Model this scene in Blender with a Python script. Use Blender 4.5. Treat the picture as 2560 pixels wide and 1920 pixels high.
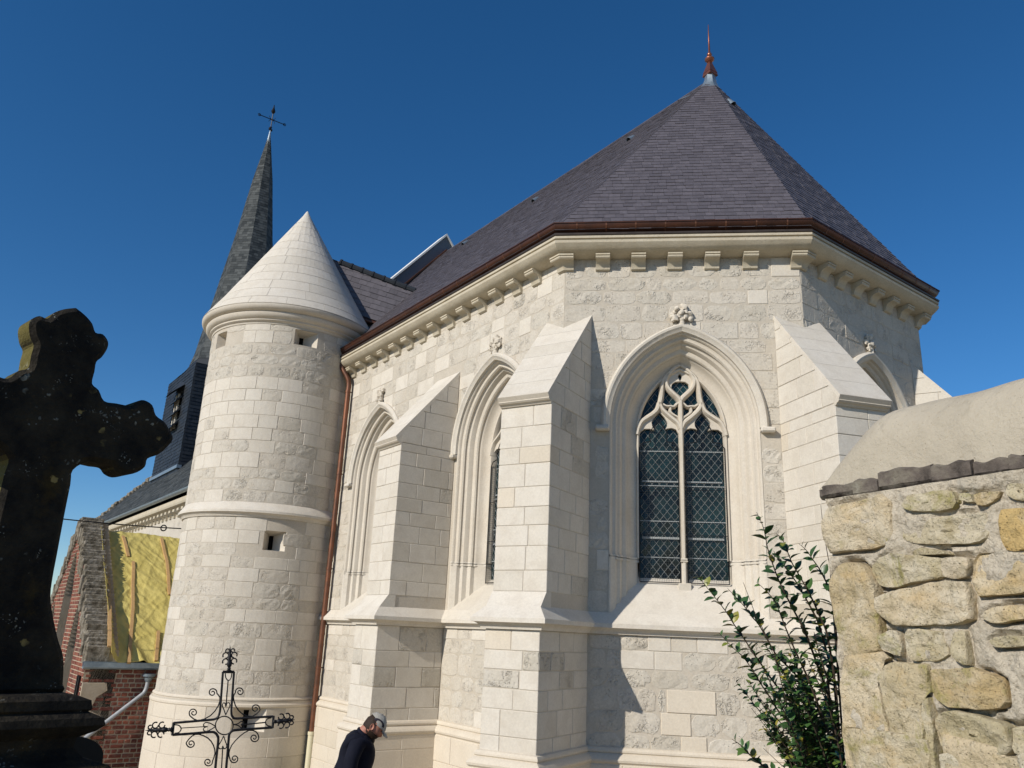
import bpy, math, random
from mathutils import Vector, Matrix, noise as mnoise
random.seed(7)
for o in list(bpy.data.objects): bpy.data.objects.remove(o)
sc = bpy.context.scene
COL = sc.collection
sin, cos, pi, rad, sqrt = math.sin, math.cos, math.pi, math.radians, math.sqrt

# ------------------------------------------------------------------ camera
H = 2.6                       # eye height above the ground at the foot of the church
PITCH, ROLL, FPX = 0.3029, 0.0435, 2013.2
FW = Vector((0, cos(PITCH), sin(PITCH))); UP0 = Vector((0, -sin(PITCH), cos(PITCH))); RT0 = Vector((1, 0, 0))
RT = RT0*cos(ROLL) + UP0*sin(ROLL); UPV = UP0*cos(ROLL) - RT0*sin(ROLL)
cam_d = bpy.data.cameras.new('camera'); cam = bpy.data.objects.new('camera', cam_d); COL.objects.link(cam)
cam.matrix_world = Matrix(((RT.x, UPV.x, -FW.x, 0), (RT.y, UPV.y, -FW.y, 0), (RT.z, UPV.z, -FW.z, H), (0, 0, 0, 1)))
cam_d.sensor_fit = 'HORIZONTAL'; cam_d.sensor_width = 36; cam_d.lens = 36*FPX/2560
cam_d.clip_start = .05; cam_d.clip_end = 3000
sc.camera = cam
# ------------------------------------------------------------------ light
SUN_AZ, SUN_EL = rad(43.0+180), rad(29.5)      # direction the sun stands in
w = bpy.data.worlds.new('World'); sc.world = w; w.use_nodes = True
wn = w.node_tree.nodes; wl = w.node_tree.links
bgn = wn['Background']; sky = wn.new('ShaderNodeTexSky'); sky.sky_type = 'NISHITA'
sky.sun_disc = False; sky.sun_elevation = SUN_EL
sdir = Vector((cos(SUN_AZ)*cos(SUN_EL), sin(SUN_AZ)*cos(SUN_EL), sin(SUN_EL)))
sky.sun_rotation = math.atan2(sdir.x, sdir.y)
sky.altitude = 1500; sky.air_density = 1.0; sky.dust_density = 0.15; sky.ozone_density = 4.0
hsv = wn.new('ShaderNodeHueSaturation'); hsv.inputs['Saturation'].default_value = 1.24; wl.new(sky.outputs[0], hsv.inputs['Color']); wl.new(hsv.outputs[0], bgn.inputs[0]); bgn.inputs[1].default_value = .111
sl = bpy.data.lights.new('sun', 'SUN'); sl.energy = 4.5; sl.angle = rad(.53); sl.color = (1, .935, .835)
so = bpy.data.objects.new('sun', sl); COL.objects.link(so); so.location = (-30, -30, 40)
so.rotation_euler = sdir.to_track_quat('Z', 'Y').to_euler()
vs = sc.view_settings; vs.view_transform = 'Standard'; vs.look = 'None'; vs.exposure = 0.0; vs.gamma = 1
vs.use_curve_mapping = False
sc.render.engine = 'CYCLES'

# ------------------------------------------------------------------ node materials
class NT:
    def __init__(s, name, rough=.8, metal=0., spec=.3):
        s.m = bpy.data.materials.new(name); s.m.use_nodes = True; s.t = s.m.node_tree; s.n = s.t.nodes; s.l = s.t.links
        s.b = s.n['Principled BSDF']; s.b.inputs['Roughness'].default_value = rough; s.b.inputs['Metallic'].default_value = metal
        s.b.inputs['Specular IOR Level'].default_value = spec
        g = s.n.new('ShaderNodeNewGeometry'); s.pos = g.outputs['Position']
        oi = s.n.new('ShaderNodeObjectInfo'); s.rnd = oi.outputs['Random']
    def scaled(s, sc3):
        v = s.n.new('ShaderNodeVectorMath'); v.operation = 'MULTIPLY'; s.l.new(s.pos, v.inputs[0]); v.inputs[1].default_value = sc3; return v.outputs[0]
    def off(s, vec, k=37.):
        a = s.n.new('ShaderNodeVectorMath'); a.operation = 'ADD'; m = s.math('MULTIPLY', s.rnd, k); s.l.new(vec, a.inputs[0]); s.l.new(m, a.inputs[1]); return a.outputs[0]
    def noise(s, scale, detail=4, rough=.6, vec=None, dist=0.):
        n = s.n.new('ShaderNodeTexNoise'); n.inputs['Scale'].default_value = scale; n.inputs['Detail'].default_value = detail
        n.inputs['Roughness'].default_value = rough; n.inputs['Distortion'].default_value = dist; s.l.new(vec or s.pos, n.inputs['Vector']); return n.outputs['Fac']
    def voro(s, scale, feat='F1', vec=None, out='Distance'):
        n = s.n.new('ShaderNodeTexVoronoi'); n.feature = feat; n.inputs['Scale'].default_value = scale; s.l.new(vec or s.pos, n.inputs['Vector']); return n.outputs[out]
    def ramp(s, f, stops):
        r = s.n.new('ShaderNodeValToRGB'); e = r.color_ramp.elements
        while len(e) < len(stops): e.new(.5)
        for i, (p, c) in enumerate(stops):
            e[i].position = p; e[i].color = (*c, 1) if not isinstance(c, (int, float)) else (c, c, c, 1)
        s.l.new(f, r.inputs[0]); return r.outputs[0]
    def math(s, op, a, b=0., c=0.):
        n = s.n.new('ShaderNodeMath'); n.operation = op
        for i, x in enumerate((a, b, c)):
            if isinstance(x, (int, float)): n.inputs[i].default_value = x
            else: s.l.new(x, n.inputs[i])
        return n.outputs[0]
    def mix(s, f, a, b, mode='MIX'):
        n = s.n.new('ShaderNodeMix'); n.data_type = 'RGBA'; n.blend_type = mode
        for i, x in ((0, f), (6, a), (7, b)):
            if isinstance(x, (int, float)): n.inputs[i].default_value = x
            elif isinstance(x, tuple): n.inputs[i].default_value = (*x, 1)
            else: s.l.new(x, n.inputs[i])
        return n.outputs[2]
    def col(s, c):
        if isinstance(c, tuple): s.b.inputs['Base Color'].default_value = (*c, 1)
        else: s.l.new(c, s.b.inputs['Base Color'])
        return s
    def bump(s, h, dist=.01, strength=1.):
        n = s.n.new('ShaderNodeBump'); n.inputs['Strength'].default_value = strength; n.inputs['Distance'].default_value = dist
        s.l.new(h, n.inputs['Height'])
        prev = s.b.inputs['Normal'].links
        if prev: s.l.new(prev[0].from_socket, n.inputs['Normal'])
        s.l.new(n.outputs[0], s.b.inputs['Normal']); return s
    def attr(s, name):
        n = s.n.new('ShaderNodeAttribute'); n.attribute_name = name; return n.outputs['Fac']
M = {}
def mat_stone(name, c1, c2, var, pits, relief, rough=.85, tool=0., stain=.0):
    n = NT(name, rough, 0, .2)
    p = n.off(n.pos)
    big = n.noise(2.2, 5, .6, p); fine = n.noise(38, 5, .65, p); med = n.noise(9, 4, .6, p)
    base = n.mix(n.ramp(big, [(.3, 0.), (.72, 1.)]), c1, c2)
    vr = n.ramp(n.rnd, [(0., (1-var, 1-var*1.05, 1-var*1.2)), (.45, (1, 1, 1)), (1., (1+var*.35, 1+var*.35, 1+var*.4))])
    base = n.mix(1., base, vr, 'MULTIPLY')
    base = n.mix(1., base, n.ramp(fine, [(.25, .90-.10*min(pits, 1)), (.7, 1.05+.03*min(pits, 1))]), 'MULTIPLY')
    base = n.mix(n.ramp(med, [(.55, 0.), (.75, stain)]), base, (.42, .34, .23))
    v = n.voro(34, 'F1', p); pit = n.ramp(v, [(.06, 0.), (.22, 1.)])
    pm = n.ramp(n.noise(5, 4, .6, p), [(.46, 0.), (.58, 1.)])
    if pits > 0:
        dk = n.math('MULTIPLY', n.math('SUBTRACT', 1., pit), pm)
        base = n.mix(n.math('MULTIPLY', dk, .22*pits), base, (.16, .13, .1))
        n.bump(n.math('MULTIPLY', n.math('SUBTRACT', 1., dk), 1.), .018*pits, .9)
    if pits > .9:
        vm = n.math('MULTIPLY', n.ramp(n.noise(24, 3, .6, p, .8), [(.42, 1.), (.56, 0.)]), n.ramp(n.noise(3.6, 4, .6, p), [(.53, 0.), (.63, 1.)]))
        base = n.mix(n.math('MULTIPLY', vm, .05), base, (.25, .21, .16)); n.bump(n.math('SUBTRACT', 1., vm), .010*pits, .9)
    n.bump(fine, .004, .6)
    n.bump(med, relief, .9)
    if tool > 0:
        tv = n.n.new('ShaderNodeTexWave'); tv.inputs['Scale'].default_value = 34; tv.inputs['Distortion'].default_value = 7; tv.inputs['Detail'].default_value = 2
        tm = n.n.new('ShaderNodeMapping'); tm.inputs['Rotation'].default_value = (.6, .7, .5); n.l.new(p, tm.inputs[0]); n.l.new(tm.outputs[0], tv.inputs[0])
        n.bump(tv.outputs['Fac'], .0025*tool, .5)
        tm2 = n.ramp(n.noise(6, 2, .5, p), [(.48, 0.), (.64, .34*tool)])
        base = n.mix(n.math('MULTIPLY', tm2, tv.outputs['Fac']), base, (.42, .36, .29))
    n.col(base); M[name] = n.m
mat_stone('stone_new', (.635, .588, .51), (.59, .537, .452), .06, .12, .003, .8, 1., .08)
mat_stone('stone_cream', (.625, .56, .46), (.58, .51, .41), .06, .1, .002, .8, .3, .10)
mat_stone('stone_old', (.56, .515, .44), (.505, .455, .38), .07, 1., .007, .92, 0, .22)
mat_stone('stone_rough', (.545, .505, .435), (.485, .44, .365), .07, 1.5, .011, .95, 0, .22)
mat_stone('stone_carved', (.59, .54, .46), (.535, .475, .39), .04, .15, .003, .85, .2, .2)
mat_stone('mortar', (.515, .465, .39), (.455, .405, .33), .04, .25, .006, .95, 0, .25)
mat_stone('cornice_stone', (.54, .485, .38), (.44, .385, .285), .05, .3, .005, .9, 0, .35)

def mat_slate(name, c1, c2, rough, sp=.4):
    n = NT(name, rough, 0, sp)
    r = n.math('ADD', n.attr('rnd'), n.rnd); r = n.math('FRACT', r)
    c = n.mix(r, c1, c2)
    c = n.mix(1., c, n.ramp(n.noise(14, 4), [(.3, .82), (.7, 1.1)]), 'MULTIPLY')
    n.col(c); n.bump(n.noise(40, 4), .002, .5); M[name] = n.m
mat_slate('slate_new', (.082, .074, .084), (.112, .101, .114), .55)
mat_slate('slate_dark', (.016, .020, .026), (.030, .035, .042), .55, .25)
mat_slate('slate_weathered', (.038, .044, .047), (.105, .113, .113), .75, .1)
def simple(name, c, rough=.6, metal=0., spec=.4, nz=None, bump=None):
    n = NT(name, rough, metal, spec)
    if nz: n.col(n.mix(n.ramp(n.noise(nz[0], 4), [(.35, 0.), (.68, 1.)]), c, nz[1]))
    else: n.col(c)
    if bump: n.bump(n.noise(bump[0], 4), bump[1], .8)
    M[name] = n.m; return n
simple('copper', (.20, .082, .045), .5, .55, .4, (5, (.11, .055, .036)))
simple('copper_bright', (.40, .15, .09), .36, .8, .5, (7, (.27, .105, .065)))
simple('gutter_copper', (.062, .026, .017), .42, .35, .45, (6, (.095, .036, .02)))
simple('zinc', (.30, .36, .40), .45, .6, .5, (8, (.20, .25, .29)))
simple('flashing_dark', (.045, .036, .033), .5, .3, .4, (8, (.07, .055, .048)))
simple('iron', (.006, .006, .007), .5, .3, .4)
simple('black_iron', (.010, .010, .012), .55, .3, .4)
simple('lead_came', (.36, .38, .38), .6, .1, .4, (30, (.27, .29, .30)))
simple('mesh_wire', (.035, .04, .04), .6, .2, .3)
simple('wood_batten', (.52, .335, .15), .7, 0, .3, (20, (.44, .26, .11)))
simple('pvc_cream', (.62, .57, .40), .45, 0, .4)
simple('pvc_grey', (.36, .38, .40), .4, 0, .5, (14, (.30, .31, .32)))
simple('parapet_lead', (.13, .145, .165), .7, 0, .3)
simple('white_stone_coping', (.70, .69, .66), .8, 0, .2)
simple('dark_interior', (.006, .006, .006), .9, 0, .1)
simple('skin', (.42, .19, .13), .55, 0, .35, (30, (.36, .15, .10)))
simple('hair', (.018, .010, .006), .7, 0, .3, (120, (.04, .022, .012)), (140, .004))
simple('jacket', (.0055, .0065, .0135), .85, 0, .15, (14, (.008, .009, .017)), (9, .012))
simple('cap_cloth', (.38, .355, .31), .9, 0, .2, (60, (.32, .30, .26)), (70, .003))
simple('cap_dark', (.03, .026, .035), .9, 0, .2)
simple('trousers', (.02, .022, .03), .9, 0, .15)
simple('stem_bark', (.06, .042, .03), .8, 0, .2)
n = NT('leaf', .38, 0, .45); r = n.math('FRACT', n.math('ADD', n.attr('rnd'), n.rnd))
n.col(n.ramp(r, [(0., (.024, .060, .018)), (.6, (.046, .105, .028)), (.88, (.09, .15, .03)), (.96, (.26, .22, .03))])); n.b.inputs['Subsurface Weight'].default_value = 0.
M['leaf'] = n.m
n = NT('glass', .10, 0, .28); n.col(n.mix(n.ramp(n.math('ADD', n.noise(1.3, 3), n.math('MULTIPLY', n.rnd, .15)), [(.45, 0.), (.75, 1.)]), (.004, .006, .008), (.012, .035, .038)))
n.bump(n.noise(14, 2), .003, .5); M['glass'] = n.m
n = NT('tarp', .62, 0, .3); n.col(n.mix(n.ramp(n.noise(1.6, 4), [(.35, 0.), (.7, 1.)]), (.53, .43, .12), (.60, .50, .165)))
n.bump(n.noise(12, 4, .6, n.scaled((1, 1, 1.6)), 1.5), .03, .6); n.b.inputs['Transmission Weight'].default_value = 0; M['tarp'] = n.m
n = NT('brick', .9, 0, .2); p = n.off(n.pos)
c = n.ramp(n.math('FRACT', n.math('ADD', n.rnd, n.attr('rnd'))), [(0., (.10, .033, .026)), (.4, (.19, .06, .04)), (.75, (.26, .09, .055)), (1., (.15, .075, .06))])
c = n.mix(n.ramp(n.noise(18, 4, .6, p), [(.5, 0.), (.75, .5)]), c, (.35, .27, .21)); n.col(c); n.bump(n.noise(45, 4, .6, p), .006, .9); M['brick'] = n.m
n = NT('brick_mortar', .95, 0, .15); n.col(n.mix(n.ramp(n.noise(5, 5), [(.35, 0.), (.7, 1.)]), (.44, .37, .28), (.36, .29, .205))); n.bump(n.noise(30, 4), .008, .9); M['brick_mortar'] = n.m
n = NT('mossy_coping', .95, 0, .15); n.col(n.ramp(n.noise(6, 6, .65), [(.3, (.05, .04, .028)), (.48, (.19, .165, .125)), (.62, (.30, .27, .225)), (.75, (.13, .11, .05))])); n.bump(n.noise(12, 5), .05, 1.); M['mossy_coping'] = n.m
# rubble
n = NT('rubble_stone', .92, 0, .2); p = n.off(n.pos, 11.)
a = n.noise(4.5, 7, .68, p, .6); b = n.noise(13, 7, .66, p, .4); st = n.noise(6, 6, .65, n.off(n.scaled((1, 1, 1.8)), 5.))
c = n.ramp(n.rnd, [(0., (.46, .345, .18)), (.25, (.53, .44, .29)), (.5, (.43, .365, .215)), (.75, (.60, .525, .40)), (1., (.54, .38, .155))])
c = n.mix(n.ramp(a, [(.44, 0.), (.62, .8)]), c, (.64, .57, .44)); c = n.mix(n.ramp(b, [(.50, 0.), (.68, .7)]), c, (.33, .265, .14)); c = n.mix(n.ramp(st, [(.56, 0.), (.72, .5)]), c, (.54, .37, .16))
c = n.mix(n.ramp(n.noise(30, 5, .7, p), [(.56, 0.), (.72, .65)]), c, (.19, .15, .09))
gm = n.ramp(n.noise(5.5, 6, .72, None, .5), [(.56, 0.), (.66, .75)]); c = n.mix(gm, c, (.29, .265, .075))
sp = n.ramp(n.voro(75, 'F1', p), [(.08, 1.), (.2, 0.)]); c = n.mix(n.math('MULTIPLY', sp, .6), c, (.12, .09, .06))
n.col(c); n.bump(sp, -.006, .8); n.bump(n.noise(34, 7, .72, p), .016, 1.); n.bump(n.noise(9, 6, .65, p), .035, 1.); M['rubble_stone'] = n.m
n = NT('rubble_mortar', .95, 0, .15); p = n.pos
c = n.mix(n.ramp(n.noise(3., 6, .6), [(.35, 0.), (.66, 1.)]), (.49, .435, .345), (.58, .51, .40)); c = n.mix(n.ramp(n.noise(60, 5, .7), [(.5, 0.), (.68, .65)]), c, (.25, .20, .14)); c = n.mix(n.ramp(n.noise(7, 6, .7), [(.58, 0.), (.7, .5)]), c, (.38, .36, .31))
n.col(c); n.bump(n.noise(60, 6, .7), .012, 1.); n.bump(n.noise(11, 6), .04, 1.); M['rubble_mortar'] = n.m
n = NT('coping_mortar', .95, 0, .15); c = n.mix(n.ramp(n.noise(4., 6, .6), [(.35, 0.), (.66, 1.)]), (.385, .34, .265), (.44, .39, .305))
c = n.mix(n.ramp(n.noise(70, 3, .6), [(.58, 0.), (.7, .3)]), c, (.30, .24, .16)); st_ = n.ramp(n.noise(5, 7, .75, n.scaled((1, 1, .5)), 1.), [(.56, 0.), (.72, .5)]); c = n.mix(st_, c, (.27, .24, .18)); ck = n.ramp(n.voro(7, 'DISTANCE_TO_EDGE'), [(.0, 1.), (.012, 0.)]); ck = n.math('MULTIPLY', ck, n.ramp(n.noise(2.5, 3), [(.55, 0.), (.6, 1.)])); c = n.mix(n.math('MULTIPLY', ck, .0), c, (.16, .13, .1))
c = n.mix(n.ramp(n.voro(42), [(.07, .6), (.13, 0.)]), c, (.22, .18, .13))
n.col(c); n.bump(n.noise(90, 6, .7), .005, 1.); n.bump(n.noise(9, 5), .02, .9); M['coping_mortar'] = n.m
n = NT('coping_slab', .95, 0, .15); c = n.ramp(n.noise(9, 6, .65), [(.3, (.05, .042, .036)), (.5, (.12, .10, .085)), (.68, (.20, .18, .14)), (.8, (.34, .33, .28))])
n.col(c); n.bump(n.noise(26, 6), .015, 1.); M['coping_slab'] = n.m
# lichen stone of the dark cross
n = NT('lichen_stone', .95, 0, .1)
c = n.mix(n.ramp(n.noise(6, 7, .7), [(.4, 0.), (.7, 1.)]), (.013, .012, .011), (.048, .040, .027))
c = n.mix(n.ramp(n.noise(3.4, 6, .7), [(.60, 0.), (.74, .6)]), c, (.085, .055, .012))
wv = n.n.new('ShaderNodeVectorMath'); wv.operation = 'ADD'; nn_ = n.n.new('ShaderNodeTexNoise'); nn_.inputs['Scale'].default_value = 34; nn_.inputs['Detail'].default_value = 4; n.l.new(n.pos, nn_.inputs['Vector'])
wm = n.n.new('ShaderNodeVectorMath'); wm.operation = 'SCALE'; wm.inputs['Scale'].default_value = .035; n.l.new(nn_.outputs['Color'], wm.inputs[0]); n.l.new(n.pos, wv.inputs[0]); n.l.new(wm.outputs[0], wv.inputs[1])
def spots(sc_, r0, r1, ms, m0, m1): return n.math('MULTIPLY', n.ramp(n.voro(sc_, 'F1', wv.outputs[0]), [(r0, 1.), (r1, 0.)]), n.ramp(n.noise(ms, 4, .6), [(m0, 0.), (m1, 1.)]))
lm = n.math('MAXIMUM', spots(22, .17, .24, 4.5, .57, .64), n.math('MAXIMUM', spots(52, .20, .28, 6, .575, .63), spots(105, .20, .29, 7, .58, .64)))
c = n.mix(n.math('MULTIPLY', lm, .85), c, (.27, .28, .25)); c = n.mix(n.math('MULTIPLY', spots(17, .14, .19, 3.3, .58, .64), .8), c, (.30, .23, .09))
gn = n.n.new('ShaderNodeNewGeometry'); sx = n.n.new('ShaderNodeSeparateXYZ'); n.l.new(gn.outputs['Normal'], sx.inputs[0])
c = n.mix(n.ramp(n.math('MULTIPLY', sx.outputs[0], -1.), [(.45, 0.), (.85, .75)]), c, (.26, .22, .06))   # sunlight on the west sides, painted into the colour as yellow
n.col(c); n.bump(n.noise(45, 5), .012, 1.); n.bump(lm, .006, .8); M['lichen_stone'] = n.m
n = NT('headstone_dark', .7, 0, .3); n.col((.008, .008, .008)); n.bump(n.noise(30, 4), .004, .6); M['headstone_dark'] = n.m
n = NT('ground_mat', .95, 0, .1); gmask = n.ramp(n.noise(.35, 4), [(.5, 0.), (.62, 1.)])
c = n.mix(n.ramp(n.noise(26, 5), [(.35, 0.), (.65, 1.)]), (.44, .35, .235), (.54, .44, .31)); g = n.mix(n.ramp(n.noise(14, 5), [(.35, 0.), (.65, 1.)]), (.05, .085, .02), (.11, .13, .035))
n.col(n.mix(gmask, c, g)); n.bump(n.noise(30, 5), .03, .8); M['ground_mat'] = n.m

# ------------------------------------------------------------------ mesh helpers
WL = {}                                   # world location of parents
def wl_of(p): return WL[p.name] if p is not None else Vector((0, 0, 0))
def link(name, data, parent, loc):
    o = bpy.data.objects.new(name, data); COL.objects.link(o)
    if parent is not None: o.parent = parent
    o.location = Vector(loc) - wl_of(parent); WL[o.name] = Vector(loc); return o
def mk(name, V, F, mat, parent=None, smooth=None, rnd=None, origin=None):
    V = [Vector(v) for v in V]
    if origin is None:
        mn = Vector([min(v[i] for v in V) for i in range(3)]); mx = Vector([max(v[i] for v in V) for i in range(3)])
        origin = (mn+mx)/2 if parent is not None else Vector(((mn.x+mx.x)/2, (mn.y+mx.y)/2, mn.z))
    me = bpy.data.meshes.new(name); me.from_pydata([v-origin for v in V], [], F); me.update()
    me.materials.append(M[mat])
    if smooth is not None:
        me.polygons.foreach_set('use_smooth', [True]*len(me.polygons)); me.set_sharp_from_angle(angle=rad(smooth))
    if rnd is not None:
        at = me.attributes.new('rnd', 'FLOAT', 'FACE'); at.data.foreach_set('value', rnd)
    return link(name, me, parent, origin)
class MB:
    def __init__(s): s.V = []; s.F = []; s.R = []
    def add(s, V, F, r=0.):
        b = len(s.V); s.V += [Vector(v) for v in V]; s.F += [tuple(i+b for i in f) for f in F]; s.R += [r]*len(F)
    def build(s, name, mat, parent=None, smooth=None, kind=None):
        o = mk(name, s.V, s.F, mat, parent, smooth, s.R)
        if kind: o['kind'] = kind
        return o
def empty(name, loc, label=None, cat=None, group=None, parent=None):
    o = link(name, None, parent, loc); o.empty_display_size = .2
    if label: o['label'] = label; o['category'] = cat
    if group: o['group'] = group
    return o
def tag(o, label=None, cat=None, group=None, kind=None):
    if label: o['label'] = label
    if cat: o['category'] = cat
    if group: o['group'] = group
    if kind: o['kind'] = kind
    return o
class Fr:
    """upright plane: a = metres to the right, o = metres out of it, z = height from eye level"""
    def __init__(s, P, t): s.P = Vector(P[:2]); s.t = t; s.u = Vector((cos(t), sin(t))); s.n = Vector((sin(t), -cos(t)))
    def __call__(s, a, o, z): q = s.P + s.u*a + s.n*o; return Vector((q.x, q.y, z+H))
    def shift(s, a, o): return Fr(s.P + s.u*a + s.n*o, s.t)
class Cyl:
    def __init__(s, C, R, a0): s.C = Vector(C[:2]); s.R = R; s.a0 = a0
    def __call__(s, a, o, z): g = s.a0 + a/s.R; return Vector((s.C.x+(s.R+o)*cos(g), s.C.y+(s.R+o)*sin(g), z+H))
def ray(x, y): return (FW + RT*((x-1280)/FPX) + UPV*((960-y)/FPX))
def px_depth(p, dep): r = ray(*p)*dep; return Vector((r.x, r.y, r.z+H))
def px_plane(p, fr, o=0.):
    """pixel -> (a, z) on the frame's plane"""
    d = ray(*p); n3 = Vector((fr.n.x, fr.n.y, 0)); q = Vector((fr.P.x, fr.P.y, 0)) + n3*o
    X = d*(q.dot(n3)/d.dot(n3)); return (X.xy-fr.P).dot(fr.u), X.z
def out(parent, name, V, F, mat, smooth=None, r=None):
    if isinstance(parent, MB): parent.add(V, F, random.random() if r is None else r); return None
    return mk(name, V, F, mat, parent, smooth)
def cbox(parent, fr, a0, a1, o0, o1, z0, z1, mat, bev=.006, name='stone', jit=0.):
    """block with chamfered edges"""
    A, Oo, Z = (a0, a1), (o0, o1), (z0, z1); V = []; F = []; idx = {}
    b = min(bev, (a1-a0)*.3, (z1-z0)*.3, (o1-o0)*.3)
    for i in (0, 1):
        for j in (0, 1):
            for k in (0, 1):
                for ax in range(3):
                    p = [A[i], Oo[j], Z[k]]
                    for q, s_ in ((0, i), (1, j), (2, k)):
                        if q != ax: p[q] += b*(1 if s_ == 0 else -1)
                    idx[i, j, k, ax] = len(V); V.append(fr(p[0], p[1]+random.uniform(-jit, jit), p[2]))
    I = lambda i, j, k, ax: idx[i, j, k, ax]
    for s_ in (0, 1):
        F.append([I(s_, 0, 0, 0), I(s_, 1, 0, 0), I(s_, 1, 1, 0), I(s_, 0, 1, 0)])
        F.append([I(0, s_, 0, 1), I(1, s_, 0, 1), I(1, s_, 1, 1), I(0, s_, 1, 1)])
        F.append([I(0, 0, s_, 2), I(1, 0, s_, 2), I(1, 1, s_, 2), I(0, 1, s_, 2)])
    for i in (0, 1):
        for j in (0, 1):
            F.append([I(i, j, 0, 0), I(i, j, 0, 1), I(i, j, 1, 1), I(i, j, 1, 0)])
            F.append([I(i, 0, j, 0), I(i, 0, j, 2), I(i, 1, j, 2), I(i, 1, j, 0)])
            F.append([I(0, i, j, 1), I(0, i, j, 2), I(1, i, j, 2), I(1, i, j, 1)])
            for k in (0, 1): F.append([I(i, j, k, 0), I(i, j, k, 1), I(i, j, k, 2)])
    return out(parent, name, V, [tuple(f) for f in F], mat)
def box(parent, fr, a0, a1, o0, o1, z0, z1, mat, name):
    V = [fr(a, o, z) for z in (z0, z1) for o in (o0, o1) for a in (a0, a1)]
    return out(parent, name, V, [(0, 1, 3, 2), (4, 6, 7, 5), (0, 4, 5, 1), (2, 3, 7, 6), (0, 2, 6, 4), (1, 5, 7, 3)], mat)
def gstone(parent, fr, a0, a1, z0, z1, mat, proud=.0, rough=.0, nx=1, nz=1, bev=.007, jit=0., rc=0., depth=.05, name='stone', o=0.):
    """facing stone: a grid front with chamfered arrises, let into the wall"""
    V = []; F = []; b = min(bev, (a1-a0)*.2, (z1-z0)*.2); W = nx+1; Hh = nz+1
    ca, cz = (a0+a1)/2, (z0+z1)/2
    ja = [[random.uniform(-jit, jit) for _ in range(2)] for _ in range(W*Hh)]
    def gp(i, k, ins):
        a = a0+ins+(a1-a0-2*ins)*i/nx; z = z0+ins+(z1-z0-2*ins)*k/nz
        e = (i in (0, nx)) + (k in (0, nz))
        if e: a += ja[k*W+i][0]; z += ja[k*W+i][1]
        if e == 2: a += rc*(1 if i == 0 else -1); z += rc*(1 if k == 0 else -1)
        return a, z, e
    for k in range(Hh):
        for i in range(W):
            a, z, e = gp(i, k, b); V.append(fr(a, o+proud+(random.uniform(-rough, rough) if not e else random.uniform(-rough, 0)), z))
    for k in range(nz):
        for i in range(nx): q = k*W+i; F.append((q, q+1, q+W+1, q+W))
    ring = [(i, 0) for i in range(nx)]+[(nx, k) for k in range(nz)]+[(i, nz) for i in range(nx, 0, -1)]+[(0, k) for k in range(nz, 0, -1)]
    r0 = [k*W+i for i, k in ring]; L = len(ring); b1 = len(V)
    for i, k in ring: a, z, e = gp(i, k, 0); V.append(fr(a, o+proud-b, z))
    b2 = len(V)
    for i, k in ring: a, z, e = gp(i, k, 0); V.append(fr(a, o-depth, z))
    for q in range(L):
        q2 = (q+1) % L
        F.append((r0[q2], r0[q], b1+q, b1+q2)); F.append((b1+q2, b1+q, b2+q, b2+q2))
    return out(parent, name, V, F, mat)
def pstone(parent, fr, pts, mat, proud=0., bev=.007, depth=.05, name='stone', o=0.):
    """stone with a polygon outline [(a, z)]"""
    n_ = len(pts)
    if n_ < 3: return
    ar = sum(pts[i][0]*pts[(i+1) % n_][1]-pts[(i+1) % n_][0]*pts[i][1] for i in range(n_))/2
    if abs(ar) < .0015: return
    sg = 1 if ar > 0 else -1; ins = []
    for i in range(n_):
        p0, p1, p2 = pts[i-1], pts[i], pts[(i+1) % n_]
        def nrm(p, q):
            dx, dz = q[0]-p[0], q[1]-p[1]; l = math.hypot(dx, dz) or 1e-6; return (-dz/l*sg, dx/l*sg)
        n1, n2 = nrm(p0, p1), nrm(p1, p2); m = (n1[0]+n2[0], n1[1]+n2[1]); d = max(.4, (m[0]*n1[0]+m[1]*n1[1]))
        ins.append((p1[0]+m[0]/d*bev, p1[1]+m[1]/d*bev))
    V = [fr(a, o+proud, z) for a, z in ins]+[fr(a, o+proud-bev, z) for a, z in pts]+[fr(a, o-depth, z) for a, z in pts]
    F = [tuple(range(n_))]
    for i in range(n_):
        j = (i+1) % n_; F += [(j, i, n_+i, n_+j), (n_+j, n_+i, 2*n_+i, 2*n_+j)]
    return out(parent, name, V, F, mat)
def clip_half(pts, f):
    """keep where f(p) >= 0"""
    R = []
    for i in range(len(pts)):
        p, q = pts[i], pts[(i+1) % len(pts)]; fp, fq = f(p), f(q)
        if fp >= 0: R.append(p)
        if fp*fq < 0:
            t = fp/(fp-fq); R.append(tuple(p[k]+(q[k]-p[k])*t for k in range(len(p))))
    return R
def sweep_plan(path, prof, closed=False):
    """sweep a (out, z) profile along a plan polyline; outward = right of travel seen from above turned to the outside"""
    n_ = len(path); V = []; F = []; k = len(prof); P = [Vector(p[:2]) for p in path]
    for i in range(n_):
        ns = []
        if i > 0 or closed: d = (P[i]-P[i-1]).normalized(); ns.append(Vector((d.y, -d.x)))
        if i < n_-1 or closed: d = (P[(i+1) % n_]-P[i]).normalized(); ns.append(Vector((d.y, -d.x)))
        m = ns[0] if len(ns) == 1 else (ns[0]+ns[1])/(1+ns[0].dot(ns[1]))
        for d_, z in prof: q = P[i]+m*d_; V.append((q.x, q.y, z+H))
    for i in range(n_ if closed else n_-1):
        j = (i+1) % n_
        for q in range(k-1): F.append((i*k+q, j*k+q, j*k+q+1, i*k+q+1))
    if not closed: F += [tuple(range(k-1, -1, -1)), tuple((n_-1)*k+q for q in range(k))]
    return V, F
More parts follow.
